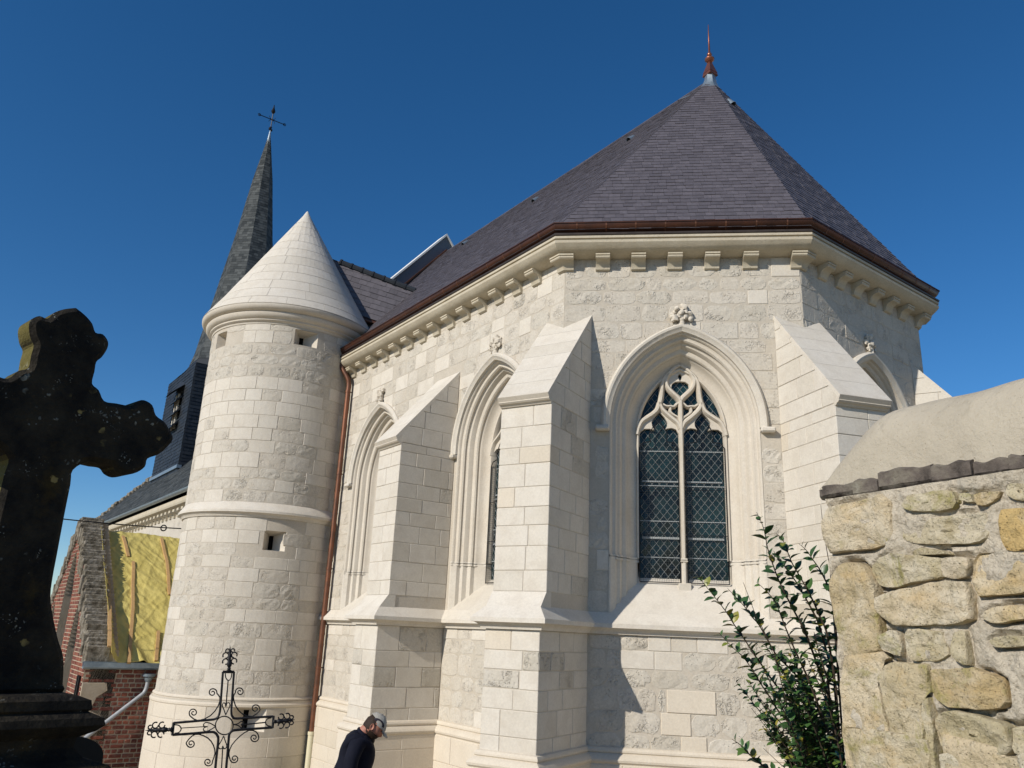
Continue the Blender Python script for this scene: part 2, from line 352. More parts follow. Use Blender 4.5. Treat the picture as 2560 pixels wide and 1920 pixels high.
def lathe(C, prof, n_=48, a0=0., a1=2*pi):
    V = []; F = []; k = len(prof); full = abs(a1-a0-2*pi) < 1e-6; m = n_ if full else n_+1
    for i in range(m):
        g = a0+(a1-a0)*i/n_
        for r, z in prof: V.append((C[0]+r*cos(g), C[1]+r*sin(g), z))
    for i in range(n_):
        j = (i+1) % m
        for q in range(k-1): F.append((i*k+q, j*k+q, j*k+q+1, i*k+q+1))
    return V, F
def tube(pts, r, n_=8, cap=True):
    """round bar along 3D points; r number or list"""
    pts = [Vector(p) for p in pts]; V = []; F = []; m = len(pts)
    T = [(pts[min(i+1, m-1)]-pts[max(i-1, 0)]).normalized() for i in range(m)]
    nv = T[0].orthogonal().normalized()
    for i in range(m):
        nv = (nv-T[i]*nv.dot(T[i])).normalized(); bv = T[i].cross(nv); rr = r[i] if isinstance(r, (list, tuple)) else r
        for q in range(n_): g = 2*pi*q/n_; V.append(pts[i]+(nv*cos(g)+bv*sin(g))*rr)
    for i in range(m-1):
        for q in range(n_): q2 = (q+1) % n_; F.append((i*n_+q, i*n_+q2, (i+1)*n_+q2, (i+1)*n_+q))
    if cap: F += [tuple(range(n_-1, -1, -1)), tuple((m-1)*n_+q for q in range(n_))]
    return V, F
def smooth_path(pts, n_=6):
    """Catmull-Rom through the points"""
    P = [Vector(p) for p in pts]; R = []
    for i in range(len(P)-1):
        p0, p1, p2, p3 = P[max(i-1, 0)], P[i], P[i+1], P[min(i+2, len(P)-1)]
        for k in range(n_):
            t = k/n_; R.append(.5*((2*p1)+(p2-p0)*t+(2*p0-5*p1+4*p2-p3)*t*t+(3*p1-p0-3*p2+p3)*t**3))
    R.append(P[-1]); return R
def blob(c, r, sub=2, amp=.25, seed=0, sq=(1, 1, 1)):
    """lumpy ball"""
    V = []; F = []; nu, nv = 6*sub, 4*sub
    for j in range(nv+1):
        th = pi*j/nv
        for i in range(nu):
            g = 2*pi*i/nu; d = Vector((sin(th)*cos(g), sin(th)*sin(g), cos(th)))
            k = 1+amp*mnoise.noise(d*2.2+Vector((seed*3.1, seed, 0))); V.append(Vector(c)+Vector((d.x*sq[0], d.y*sq[1], d.z*sq[2]))*r*k)
    for j in range(nv):
        for i in range(nu): i2 = (i+1) % nu; F.append((j*nu+i, j*nu+i2, (j+1)*nu+i2, (j+1)*nu+i))
    return V, F

# ================================================================== the setting
# plan of the church found from the photograph (metres, eye at the origin)
thS, thF, thG = -0.9493, -0.125, 0.6431
P1 = Vector((.72, 11.)); FS, FF = Fr(P1, thS), Fr(P1, thF)
P2 = P1+FF.u*3.3949; FG = Fr(P2, thG); P3 = P2+FG.u*3.425
thH = thG+(thF-thS)*.97; FH = Fr(P3, thH); P4 = P3+FH.u*3.4
uS, nS = FS.u, FS.n
OC = P1-nS*4.06-uS*1.7                      # middle of the apse; k runs along uS, m along nS
def KM(k, m): return OC+uS*k+nS*m
thN = thH+(thF-thS)*.97
PN = KM(-9.2, -4.06); P0 = P1-uS*9.2
def terrain(x, y):
    t = min(1, max(0, (y-4.2)/2.6)); t = t*t*(3-2*t); l = min(1, max(0, (-x-2.5)/3.5)); return 1.0*(1-t)-.75*t*l*l*(3-2*l)
V = []; F = []; gx = [-900, -300, -90, -45]+[-24+1.5*i for i in range(33)]+[45, 90, 300, 900]; gy = [-900, -300, -90, -30, -12]+[-6+1.*i for i in range(26)]+[24, 30, 45, 70, 120, 300, 900]
for y in gy:
    for x in gx: V.append((x, y, terrain(x, y)+(.03*mnoise.noise(Vector((x*.7, y*.7, 0))) if abs(x) < 30 and -10 < y < 25 else 0)))
nx_ = len(gx)
for j in range(len(gy)-1):
    for i in range(nx_-1): q = j*nx_+i; F.append((q, q+1, q+nx_+1, q+nx_))
tag(mk('ground', V, F, 'ground_mat', None, 60, None, Vector((0, 0, 0))), kind='structure')
# ================================================================== chancel
chancel = empty('chancel', (OC.x, OC.y, 0), 'pale limestone church apse with slate roof, buttresses and traceried pointed windows', 'church')
E_ARC, ZS = .399, 2.9
def arch_top(x, hw):
    r = hw+E_ARC; q = r*r-(abs(x)+E_ARC)**2; return ZS+sqrt(q) if q > 0 else None
KIND = {'new': ('stone_new', .002, .0, 1, 1, .006, .0, .0, .0035), 'cream': ('stone_cream', .002, .0, 1, 1, .006, .0, .0, .0035),
        'old': ('stone_old', .0005, .003, 4, 3, .006, .010, .018, .0075), 'rough': ('stone_rough', .002, .006, 5, 3, .008, .014, .028, .010)}
def split(lo, hi, a, b):
    R = [lo]
    while R[-1] < hi-1e-6:
        st = random.uniform(a, b); rem = hi-R[-1]
        if rem < a*1.5 or rem-st < a*.6: st = rem if rem < b*1.25 else rem/2
        R.append(R[-1]+st)
    return R
def masonry(parent, fr, a0, a1, z0, z1, hr, wr, pick, hole=None, name='stone', curve=False, o=0., skip=None, upper=None):
    Z = split(z0, z1, *hr); prev = []
    for zi in range(len(Z)-1):
        za, zb = Z[zi], Z[zi+1]
        segs = [(a0, a1)]
        if hole and zb <= ZS+.01: segs = [s_ for s_ in ((a0, hole[0]-hole[1]), (hole[0]+hole[1], a1)) if s_[1]-s_[0] > .05]
        for lo, hi in segs:
            A = split(lo, hi, *wr); A = [A[0]]+[x+random.uniform(-.04, .04) for x in A[1:-1]]+[A[-1]]
            for i in range(len(A)-1):
                x0, x1 = A[i], A[i+1]
                if skip and skip((x0+x1)/2, (za+zb)/2): continue
                kd = pick((x0+x1)/2, (za+zb)/2); mt, pr, rg, nx, nz, bv, jt, rc, jn = KIND[kd]
                pr = pr+random.uniform(-.002, .0025)+o
                q = (x0+jn, x1-jn, za+jn, zb-jn)
                if q[1]-q[0] < .03: continue
                need = False
                if hole and zb > ZS+.01:
                    hh = hole[2]; need = any((lambda t_: t_ is not None and t_ > q[2]-.01)(arch_top(q[0]+(q[1]-q[0])*f_/8-hole[0], hh)) for f_ in range(9))
                if need:
                    low = []; run = []
                    for f_ in range(13):
                        x = q[0]+(q[1]-q[0])*f_/12; t_ = arch_top(x-hole[0], hole[2]); zz = max(q[2], t_ if t_ else q[2])
                        if zz < q[3]-.004: run.append((x, zz))
                        else:
                            if len(run) > 1: low.append(run)
                            run = []
                    if len(run) > 1: low.append(run)
                    for rn in low: pstone(parent, fr, rn+[(rn[-1][0], q[3]), (rn[0][0], q[3])], mt, pr, .006, .05, name)
                elif upper:
                    pts = clip_half([(q[0], q[2]), (q[1], q[2]), (q[1], q[3]), (q[0], q[3])], upper)
                    pstone(parent, fr, pts, mt, pr, .005, .05, name)
                else:
                    if curve: nx = max(nx, int((q[1]-q[0])/.11)+1)
                    gstone(parent, fr, *q, mt, 0 if curve else 0, rg, nx, nz, bv, jt, rc, .05, name, pr)
def wall_panel(fr, a0, a1, z0, z1, hole=None, o=-.0045, name='wall', mat='mortar'):
    b = MB()
    def quad(x0, x1, p0, p1, q0, q1): b.add([fr(x0, o, p0), fr(x1, o, p1), fr(x1, o, q1), fr(x0, o, q0)], [(0, 1, 2, 3)])
    if not hole: quad(a0, a1, z0, z0, z1, z1)
    else:
        ac, hw = hole[0], 1.02
        quad(a0, ac-hw, z0, z0, ZS, ZS); quad(ac+hw, a1, z0, z0, ZS, ZS); quad(ac-hw, ac+hw, z0, z0, .34, .34)
        quad(a0, ac-hw, ZS, ZS, z1, z1); quad(ac+hw, a1, ZS, ZS, z1, z1); n_ = 32
        for i in range(n_):
            x0, x1 = -hw+2*hw*i/n_, -hw+2*hw*(i+1)/n_; quad(ac+x0, ac+x1, arch_top(x0, hw) or ZS, arch_top(x1, hw) or ZS, z1, z1)
    # thickness of the wall behind
    b.add([fr(a0, o-.7, z0), fr(a1, o-.7, z0), fr(a1, o-.7, z1), fr(a0, o-.7, z1)], [(3, 2, 1, 0)])
    b.add([fr(a0, o, z1), fr(a1, o, z1), fr(a1, o-.7, z1), fr(a0, o-.7, z1)], [(0, 1, 2, 3)])
    return b.build(name, mat, chancel)
HB = .375
def bpick(pn, pr=.25):
    def f(a, z):
        r = random.random(); return 'new' if r < pn else ('rough' if r < pn+(1-pn)*pr else 'old')
    return f
def low_new(a, z):
    r = random.random()
    if z > -.62 and random.random() < .30: return 'new'
    return 'new' if r < .12 else ('rough' if r < .75 else 'old')
ZT, ZSTR, ZPL = 5.43, .345, -1.285
holeS2, holeS1, holeF, holeG = (-1.69, 1.02, 1.07), (-5.68, 1.02, 1.07), (1.697, 1.02, 1.07), (1.71, 1.02, 1.07)
def wall(fr, a0, a1, holes, pu, parent_mb=None, skip_u=None, hr=(.20, .30), wr=(.28, .58)):
    """one wall face: panels, stones above and below the string"""
    ends = [a0]+[(holes[i][0]+holes[i+1][0])/2 for i in range(len(holes)-1)]+[a1]
    wp = None
    for i, h in enumerate(holes):
        w_ = wall_panel(fr, ends[i], ends[i+1], -3.3, ZT, h); wp = parent_mb if parent_mb is not None else w_
        masonry(wp, fr, ends[i], ends[i+1], ZSTR, ZS, hr, wr, pu, h, skip=skip_u)
        masonry(wp, fr, ends[i], ends[i+1], ZS, ZT, hr, wr, pu, h, skip=skip_u)
    return wp
ubB = (thS+thF)/2; FB = Fr(P1, ubB); FC = Fr(P2, (thF+thG)/2); FD = Fr(P3, (thG+thH)/2); FA = FS.shift(-3.17, 0)
def side_hit(fr, sgn, wall_fr):
    """out-distance where a buttress side meets a wall plane"""
    p = fr.P+fr.u*(sgn*HB); return -(p-wall_fr.P).dot(wall_fr.n)/fr.n.dot(wall_fr.n)
bL, bR = side_hit(FB, -1, FS), side_hit(FB, 1, FF); cL, cR = side_hit(FC, -1, FF), side_hit(FC, 1, FG); dL, dR = side_hit(FD, -1, FG), side_hit(FD, 1, FH)
skS = lambda a, z: (a > -.37 and z < 4.3) or (-3.5 < a < -2.84 and z < 4.4)
wS = wall(FS, -7.75, 0, [holeS1, holeS2], bpick(.30, .25), None, skS, (.21, .31), (.30, .62))
wF = wall(FF, 0, 3.3949, [holeF], bpick(.14, .35), None, lambda a, z: (a < .37 or a > 3.03) and z < 4.3)
gst = MB(); wall(FG, 0, 3.425, [holeG], bpick(.25, .4), gst, lambda a, z: (a < .37 or a > 3.05) and z < 4.3)
gst.build('stone_facing', 'stone_old', [o for o in chancel.children if o.name.startswith('wall')][-1], None, 'stuff')
wall_panel(FH, 0, 3.4, -3.3, ZT); wN = Fr(P4, thN); wall_panel(wN, 0, 9.5, -3.3, ZT)
# lower walls under the string course
masonry(wS, FS, -7.6, -3.55, ZPL, .075, (.20, .32), (.28, .55), lambda a, z: random.choice(['old', 'old', 'new', 'rough', 'old']))
masonry(wS, FS, -2.79, -.42, ZPL, .075, (.20, .32), (.26, .5), lambda a, z: random.choice(['old', 'old', 'new', 'old', 'rough']))
LOWF = [(1580, 1628.5, '1471 o 1550 r 1619 n 1678 n 1743 n 1820 r 1905 o 1990'), (1628.5, 1675.5, '1471 o 1515 o 1551 n 1636 n 1706 r 1791 r 1851 o 1920 n 1990'), (1675.5, 1722.5, '1471 r 1518 o 1561 r 1626 r 1725 r 1826 o 1901 r 1990'),
 (1722.5, 1780.5, '1471 r 1541 o 1591 o 1641 r 1667 c 1790 r 1851 r 1920 o 1990'), (1780.5, 1837, '1471 r 1561 r 1652 c 1728 r 1801 r 1871 o 1990'), (1837, 1894, '1471 r 1552 r 1624 r 1703 c 1768 r 1852 r 1920 r 1990')]
for y0, y1, row in LOWF:
    tk = row.split(); zm = lambda y: px_plane((1640, y), FF)[1]; za, zb = zm(y1), min(.075, zm(y0))
    for i in range(0, len(tk)-2, 2):
        kd = {'o': 'old', 'r': 'rough', 'n': 'new', 'c': 'cream'}[tk[i+1]]; mt, pr, rg, nx, nz, bv, jt, rc, jn = KIND[kd]
        q0, q1 = px_plane((float(tk[i]), (y0+y1)/2), FF)[0], px_plane((float(tk[i+2]), (y0+y1)/2), FF)[0]
        gstone(wF, FF, q0+jn, q1-jn, za+jn, zb-jn, mt, 0, rg, nx, nz, bv, jt, rc, .05, 'stone', pr+random.uniform(-.001, .003)+(.006 if kd == 'cream' else 0))
masonry(gst2 := MB(), FG, .42, 3.0, ZPL, .075, (.2, .3), (.34, .6), low_new); gst2.build('stone_facing', 'stone_old', wF, None, 'stuff')
# ashlar plinth
for fr, x0, x1 in ((FS, -7.6, -3.47), (FS, -2.87, -.34), (FF, .34, 3.06)):
    masonry(wS if fr is FS else wF, fr, x0, x1, -3.2, -1.46, (.26, .32), (.42, .7), lambda a, z: 'cream', name='plinth_block', o=.085)

def extr(parent, fr, prof, a0, a1, mat, name, smooth=None, bev=0):
    """extrude an (o, z) profile across"""
    k = len(prof); V = [fr(a0, o, z) for o, z in prof]+[fr(a1, o, z) for o, z in prof]
    F = [tuple(range(k-1, -1, -1)), tuple(range(k, 2*k))]+[(q, (q+1) % k, k+(q+1) % k, k+q) for q in range(k)]
    return out(parent, name, V, F, mat, smooth)
SL0, SL1 = (1.13, 2.99), (-.17, 4.535)
def slope_z(o): return SL0[1]+(SL1[1]-SL0[1])*(SL0[0]-o)/(SL0[0]-SL1[0])
def buttress(fr, oi, pn=.82, joined=None):
    core = [(oi, -3.3), (1.152, -3.3), (1.152, .34), (1.012, .51), (1.012, 2.93), (SL1[0] if oi < -.1 else oi, slope_z(oi)-.045)]
    if oi < -.1: core = core[:-1]+[(oi, slope_z(oi)-.045)]
    b = extr(chancel, fr, core, -HB+.006, HB-.006, 'mortar', 'buttress')
    tgt = joined if joined is not None else b
    for z0, z1, of in ((-1.31, .075, 1.16), (.52, 2.90, 1.02)):
        Z = split(z0, z1, .20, .30)
        for zi in range(len(Z)-1):
            za, zb = Z[zi]+.0035, Z[zi+1]-.0035; j = .0035
            mid = random.uniform(-.16, .16); df = random.uniform(.30, .48) if zi % 2 else random.uniform(.5, .68); d2 = random.uniform(.24, .40) if zi % 2 == 0 else random.uniform(.45, .6)
            for (x0, x1), dd in (((-HB, mid), df), ((mid, HB), d2)):
                cuts = [of, of-dd] if of-dd-oi < .5 else [of, of-dd, of-dd-random.uniform(.36, .5)]
                cuts = cuts+[oi]
                for q in range(len(cuts)-1):
                    if q > 0:   # rear blocks only show on their own side
                        x0_, x1_ = (x0, min(x1, -.05)) if x0 < -.3 else (max(x0, .05), x1)
                    else: x0_, x1_ = x0, x1
                    old = random.random() > pn and (z1 < .3 or q > 0)
                    cbox(tgt, fr, x0_+(j if x0_ > -.3 else random.uniform(-.002, .002)), x1_-(j if x1_ < .3 else random.uniform(-.002, .002)), cuts[q+1]+j, cuts[q]-(j if q else random.uniform(-.002, .002)), za, zb,
                         'stone_rough' if old else ('stone_cream' if random.random() < .05 else 'stone_new'), .012 if old else .006, 'ashlar_block', .006 if old else 0)
    for sgn in (-1, 1):
        sf = Fr(fr.P+fr.u*(sgn*HB), fr.t+sgn*pi/2); rg = (-1.24, -oi) if sgn > 0 else (oi, 1.24)
        masonry(tgt, sf, *rg, -3.2, -1.46, (.27, .33), (.4, .6), lambda a, z: 'cream', name='plinth_block', o=.08)
    masonry(tgt, fr.shift(0, 1.16), -HB-.08, HB+.08, -3.2, -1.46, (.27, .33), (.36, .5), lambda a, z: 'cream', name='plinth_block', o=.08)
    # gabled upper part: sides cut by the slope
    for sgn in (-1, 1):
        sf = Fr(fr.P+fr.u*(sgn*HB), fr.t+sgn*pi/2)
        up = lambda p, sgn=sgn: slope_z(-p[0]*sgn)-.02-p[1]
        a0, a1 = (-1.02, -oi) if sgn > 0 else (oi, 1.02)
        masonry(tgt, sf, a0, a1, 2.905, 4.5, (.24, .30), (.34, .52), lambda a, z: 'new', name='ashlar_block', upper=up)
    L = math.hypot(SL0[0]-SL1[0], SL1[1]-SL0[1]); ev = ((SL1[0]-SL0[0])/L, (SL1[1]-SL0[1])/L); nv = (ev[1], -ev[0])
    Ls = L*(SL0[0]-max(oi, SL1[0]))/(SL0[0]-SL1[0]); cuts = split(0, Ls, .30, .38)
    for q in range(len(cuts)-1):      # weathering slabs up the slope
        t0, t1 = cuts[q]+.002, cuts[q+1]-.002
        pt = lambda t, d: (SL0[0]+ev[0]*t-nv[0]*d, SL0[1]+ev[1]*t-nv[1]*d)
        ext = [pt(t0, 0), pt(t1, 0), pt(t1, .05), pt(t0, .05)]
        dx = random.uniform(-.1, .1)
        extr(tgt, fr, ext, -HB-.003, HB+.003, 'stone_new', 'weathering_slab')
    extr(tgt, fr, [(1.0, 3.06), (1.135, 2.985), (1.10, 2.935), (1.105, 2.925), (1.085, 2.905), (1.06, 2.898), (1.04, 2.872), (1.0, 2.872)], -HB-.002, HB+.002, 'stone_carved', 'drip_moulding')
    extr(tgt, fr, [(.9, .335), (1.165, .335), (1.022, .522), (.9, .522)], -HB-.003, HB+.003, 'stone_new', 'weathering_slab')
    return b
buttress(FA, 0.); buttress(FB, min(bL, bR)); buttress(FC, min(cL, cR), .9); jb = MB(); bd = buttress(FD, min(dL, dR), .9, jb); jb.build('ashlar_facing', 'stone_new', bd, None, 'stuff')
# mouldings that run round walls and buttresses
def run_path(of):
    R = [P1-uS*7.85, FA(-HB, 0, 0), FA(-HB, of, 0), FA(HB, of, 0), FA(HB, 0, 0)]
    for fr, l, r in ((FB, bL, bR), (FC, cL, cR), (FD, dL, dR)): R += [fr(-HB, l, 0), fr(-HB, of, 0), fr(HB, of, 0), fr(HB, r, 0)]
    R.append(FH(3.4, 0, 0)); return [Vector(p[:2]) for p in R]
V, F = sweep_plan(run_path(1.16), [(-.05, .39), (0., .343), (.135, .205), (.135, .152), (.10, .148), (.065, .125), (.045, .098), (.04, .075), (-.05, .075)])
mk('string_course', V, F, 'stone_new', chancel, 25)
V, F = sweep_plan(run_path(1.16), [(-.05, -1.255), (.0, -1.262), (.028, -1.275), (.045, -1.30), (.045, -1.32), (.03, -1.335), (.055, -1.35), (.088, -1.375), (.105, -1.405), (.1, -1.43), (.078, -1.452), (.078, -3.3), (-.05, -3.3)])
mk('plinth_moulding', V, F, 'stone_cream', chancel, 25)
eav = [P1-uS*8.1, P1, P2, P3, P4, P4+wN.u*9]
V, F = sweep_plan(eav, [(-.05, 5.43), (.06, 5.43), (.13, 5.437), (.19, 5.452), (.245, 5.48), (.285, 5.52), (.312, 5.557), (.315, 5.597), (.29, 5.603), (.29, 5.62), (.318, 5.626), (.318, 5.662), (-.05, 5.69)])
mk('cornice', V, F, 'cornice_stone', chancel, 25)
V, F = sweep_plan(eav, [(.15, 5.655), (.30, 5.665), (.33, 5.675), (.335, 5.695), (.32, 5.712), (.26, 5.722), (.20, 5.73), (.15, 5.80)]); mk('fascia', V, F, 'flashing_dark', chancel, 25)
gutp = [(.235+.108*cos(pi+pi*i/10), 5.868-.115*abs(sin(pi*i/10))) for i in range(11)]
gutp = gutp+[(.355, 5.872), (.355, 5.858)]+[(.235+.098*cos(-pi*i/10), 5.866-.105*abs(sin(pi*i/10))) for i in range(11)]
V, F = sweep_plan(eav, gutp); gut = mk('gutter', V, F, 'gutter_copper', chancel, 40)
def ring_pts(fr, a): return [fr(a, .235+.112*cos(pi+pi*i/8), 5.868-.120*abs(sin(pi*i/8))) for i in range(9)]+[fr(a, .356, 5.876)]
def gutter_ring(fr, a, w_=.011):
    A, B = ring_pts(fr, a-w_), ring_pts(fr, a+w_); k = len(A)
    mk('gutter_joint', A+B, [(q, q+1, k+q+1, k+q) for q in range(k-1)], 'copper', gut)
for i in range(8): gutter_ring(FF, .18+.43*i)
for i in range(17): gutter_ring(FS, -.25-.46*i)
for i in range(8): gutter_ring(FG, .25+.43*i)
cp = [(-.02, 5.232), (.018, 5.232), (.04, 5.245), (.05, 5.285), (.075, 5.33), (.12, 5.358), (.175, 5.366), (.188, 5.38), (.188, 5.402), (.176, 5.407), (.20, 5.413), (.20, 5.436), (-.02, 5.436)]
for cx in (1507, 1597, 1689, 1783, 1880):
    a = px_plane((cx, 652), FF, .2)[0]; extr(chancel, FF, cp, a-.105, a+.105, 'cornice_stone', 'corbel', 30)
for i in range(14): a = -.66-.50*i; extr(chancel, FS, cp, a-.105, a+.105, 'cornice_stone', 'corbel', 30)
for i in range(6): a = .55+.46*i; extr(chancel, FG, cp, a-.10, a+.10, 'cornice_stone', 'corbel', 30)
for P_, f1, f2 in ((P1, FS, FF), (P2, FF, FG), (P3, FG, FH)):
    V, F = sweep_plan([P_-f1.u*.13, P_, P_+f2.u*.13], cp); mk('corner_corbel', V, F, 'cornice_stone', chancel, 30)

# ------------------------------------------------------------------ windows
PROF = [(-.002, -.004), (.012, .0), (.03, .02), (.034, .05), (.055, .062), (.085, .06), (.103, .085), (.098, .12), (.112, .135), (.14, .142), (.165, .19), (.172, .215), (.20, .222), (.225, .232), (.24, .255), (.236, .29), (.252, .30), (.262, .32), (.285, .37), (.325, .405), (.375, .425), (.395, .43), (.40, .56)]
BASE = [(-.002, -.004), (.02, .0), (.09, .06), (.10, .12), (.15, .14), (.17, .21), (.235, .235), (.245, .30), (.385, .425), (.40, .56)]
HW = 1.02
def jamb_sweep(fr, ac, prof, zlo, arch=True, ztop=ZS, n_=20, sides=(1, -1)):
    V = []; F = []; k = len(prof); rows = []
    def path(r):
        rho = HW+E_ARC-r; x = rho-E_ARC; P = [(x, zlo), (x, ztop)]
        if arch:
            tm = math.acos(E_ARC/rho); P += [(rho*cos(tm*i/n_)-E_ARC, ZS+rho*sin(tm*i/n_)) for i in range(1, n_+1)]
        return P
    cols = [path(r) for r, y in prof]; m = len(cols[0])
    for sgn in sides:
        b = len(V)
        for i in range(m):
            for q in range(k): x, z = cols[q][i]; V.append(fr(ac+sgn*x, -prof[q][1], z))
        for i in range(m-1):
            for q in range(k-1):
                f = (b+i*k+q, b+i*k+q+1, b+(i+1)*k+q+1, b+(i+1)*k+q); F.append(f if sgn > 0 else f[::-1])
    return V, F
TO = Vector((1560, 900)); TSC = 300/2212
def tr(x, y, o=-.42):
    a, z = px_plane((1560+x*TSC, 900+y*TSC), FF, o); return (a-1.697-.0, z)
AX = sum(tr(*p)[0] for p in ((1110, 1500), (1106, 1300), (1095, 900)))/3
def trp(L): return [(lambda q: (q[0]-AX, q[1]))(tr(*p)) for p in L]
TR = {  # right half of the tracery, traced
 'bars': [[(1090, 760), (1140, 690), (1230, 610), (1310, 520), (1345, 420), (1330, 330), (1270, 240), (1180, 160), (1085, 100)],
          [(1112, 1270), (1160, 1165), (1260, 1080), (1370, 985), (1440, 905), (1485, 800)],
          [(1485, 800), (1530, 920), (1610, 1000), (1730, 1080), (1830, 1150), (1900, 1270), (1935, 1400)],
          [(1485, 830), (1450, 700), (1432, 560), (1415, 450), (1370, 345), (1300, 260)]],
 'thin': [[(1100, 800), (1150, 800), (1215, 855), (1290, 850), (1360, 850), (1420, 815)], [(1130, 1130), (1150, 1060), (1230, 1010), (1290, 950), (1280, 880)]],
 'webs': [[(1345, 420), (1330, 330), (1270, 240), (1180, 160), (1078, 100), (1070, 240), (1108, 268), (1118, 310), (1105, 350), (1085, 385), (1180, 395), (1240, 440), (1255, 520)],
          [(1112, 1270), (1160, 1165), (1260, 1080), (1370, 985), (1485, 830), (1490, 960), (1400, 1060), (1352, 1150), (1360, 1215), (1400, 1285), (1370, 1265), (1280, 1250), (1200, 1275), (1150, 1360), (1130, 1420)],
          [(1485, 830), (1530, 920), (1610, 1000), (1730, 1080), (1830, 1150), (1900, 1270), (1945, 1420), (1915, 1440), (1870, 1340), (1790, 1280), (1690, 1275), (1600, 1300), (1640, 1225), (1650, 1150), (1590, 1060), (1490, 960)]]}
def flat_bar(b, fr, ac, P, w0, of, ob, sg=1):
    """chamfered stone bar along a (x, z) path on the window plane"""
    P = [Vector((p[0]*sg, p[1])) for p in P]; k = len(P); V = []; F = []
    sec = [(-.5, ob), (-.5, of-.05), (-.17, of), (.17, of), (.5, of-.05), (.5, ob)]
    for i in range(k):
        t = (P[min(i+1, k-1)]-P[max(i-1, 0)]).normalized(); nn = Vector((-t.y, t.x))
        for s_, o in sec: q = P[i]+nn*(s_*w0); V.append(fr(ac+q.x, o, q.y))
    for i in range(k-1):
        for q in range(5): F.append((i*6+q, i*6+q+1, i*6+7+q, i*6+6+q))
    b.add(V, F)
def plate(b, fr, ac, P, of, ob, sg=1):
    P = [(p[0]*sg, p[1]) for p in P]; k = len(P); from mathutils.geometry import tessellate_polygon
    T = tessellate_polygon([[Vector((p[0], p[1], 0)) for p in P]])
    V = [fr(ac+x, of, z) for x, z in P]+[fr(ac+x, ob, z) for x, z in P]
    b.add(V, [tuple(t) for t in T]+[(i, (i+1) % k, k+(i+1) % k, k+i) for i in range(k)])
def in_arch(x, z, hw):
    if abs(x) > hw: return False
    if z <= ZS: return True
    t = arch_top(x, hw); return t is not None and z < t
def window(fr, ac, detail=1):
    V, F = jamb_sweep(fr, ac, PROF, 1.09); w_ = mk('window', V, F, 'stone_carved', chancel, 35)
    for sd_ in (1, -1): V, F = jamb_sweep(fr, ac, BASE, .33, False, 1.07, 20, (sd_,)); mk('jamb_base', V, F, 'stone_new', w_, 20)
    for z0, z1 in ((1.035, 1.062), (1.075, 1.10)):
        for sd_ in (1, -1): V, F = jamb_sweep(fr, ac, [(r+.014, y-.012) for r, y in PROF], z0, False, z1, 20, (sd_,)); mk('jamb_ring', V, F, 'stone_new', w_, 35)
    # hood mould with returned ends
    hp = [(0.006, .02), (0.0, -.045), (-.03, -.06), (-.055, -.085), (-.085, -.09), (-.118, -.045), (-.118, .02)]
    V, F = jamb_sweep(fr, ac, hp, ZS-.05, True, ZS); mk('hood_mould', V, F, 'stone_new', w_, 30)
    for s_ in (-1, 1): x = ac+s_*(HW+.10); cbox(w_, fr, x-.10, x+.10, -.02, .105, ZS-.12, ZS-.045, 'stone_new', .02, 'label_stop')
    # carved leaf finial over the point
    b = MB(); zt = arch_top(0, HW+.118)
    for i in range(26):
        t = random.random(); hh = .02+t*.24; wd = .16*(1-abs(t-.35)*1.1); x = random.uniform(-wd, wd)
        b.add(*blob(fr(ac+x, random.uniform(.02, .07), zt+hh), random.uniform(.028, .05), 1, .8, i))
    for i in range(5): b.add(*blob(fr(ac, .04, zt+.05*i), .05-.004*i, 1, .4, i+40))
    b.build('leaf_finial', 'stone_carved', w_, 60)
    # sill
    extr(w_, fr, [(-.60, .925), (-.002, .345), (-.002, .25), (-.60, .25)], ac-HW-.01, ac+HW+.01, 'stone_new', 'sill')
    # tracery
    b = MB(); ob = -.50
    for sg in (1, -1):
        for P in TR['bars']: flat_bar(b, fr, ac, [(p.x, p.y) for p in smooth_path([(x, z, 0) for x, z in trp(P)], 5)], .080, -.38, ob, sg)
        for P in TR['thin']: flat_bar(b, fr, ac, [(p.x, p.y) for p in smooth_path([(x, z, 0) for x, z in trp(P)], 5)], .050, -.405, ob, sg)
        for P in TR['webs']: plate(b, fr, ac, trp(P), -.437, ob, sg)
        # frame along the inner arch
        rho = HW+E_ARC-.40; tm = math.acos(E_ARC/rho); flat_bar(b, fr, ac, [(rho-E_ARC, 1.09), (rho-E_ARC, ZS)]+[(rho*cos(tm*i/16)-E_ARC, ZS+rho*sin(tm*i/16)) for i in range(1, 17)], .06, -.40, -.53, sg)
    zc = trp([(1090, 750)])[0][1]
    flat_bar(b, fr, ac, [(0, 1.10), (0, 2.0), (0, zc)], .070, -.372, ob)
    b.build('tracery', 'stone_carved', w_, 30)
    b = MB(); flat_bar(b, fr, ac, [(0, .70), (0, 1.06)], .085, -.372, ob); b.build('mullion_base', 'stone_new', w_)
    cbox(w_, fr, ac-.085, ac+.085, -.52, -.345, .66, .775, 'stone_new', .006, 'mullion_plinth')
    for z0, z1, hw2 in ((1.055, 1.075, .05), (1.08, 1.105, .046)): cbox(w_, fr, ac-hw2, ac+hw2, -.5, -.36, z0, z1, 'stone_new', .008, 'mullion_ring')
    # glazing: sheet behind, diamond panes, lead
    GZ0, hwg = .80, .60
    pts = [(-hwg, GZ0-.06), (hwg, GZ0-.06)]+[(x, arch_top(x, hwg) or ZS) for x in [hwg-2*hwg*i/24 for i in range(25)]]
    b = MB(); plate(b, fr, ac, pts, -.515, -.53); b.build('glazing_back', 'dark_interior', w_)
    DW, DH = .104, .128; lead = MB(); rest = MB(); cnt = 0
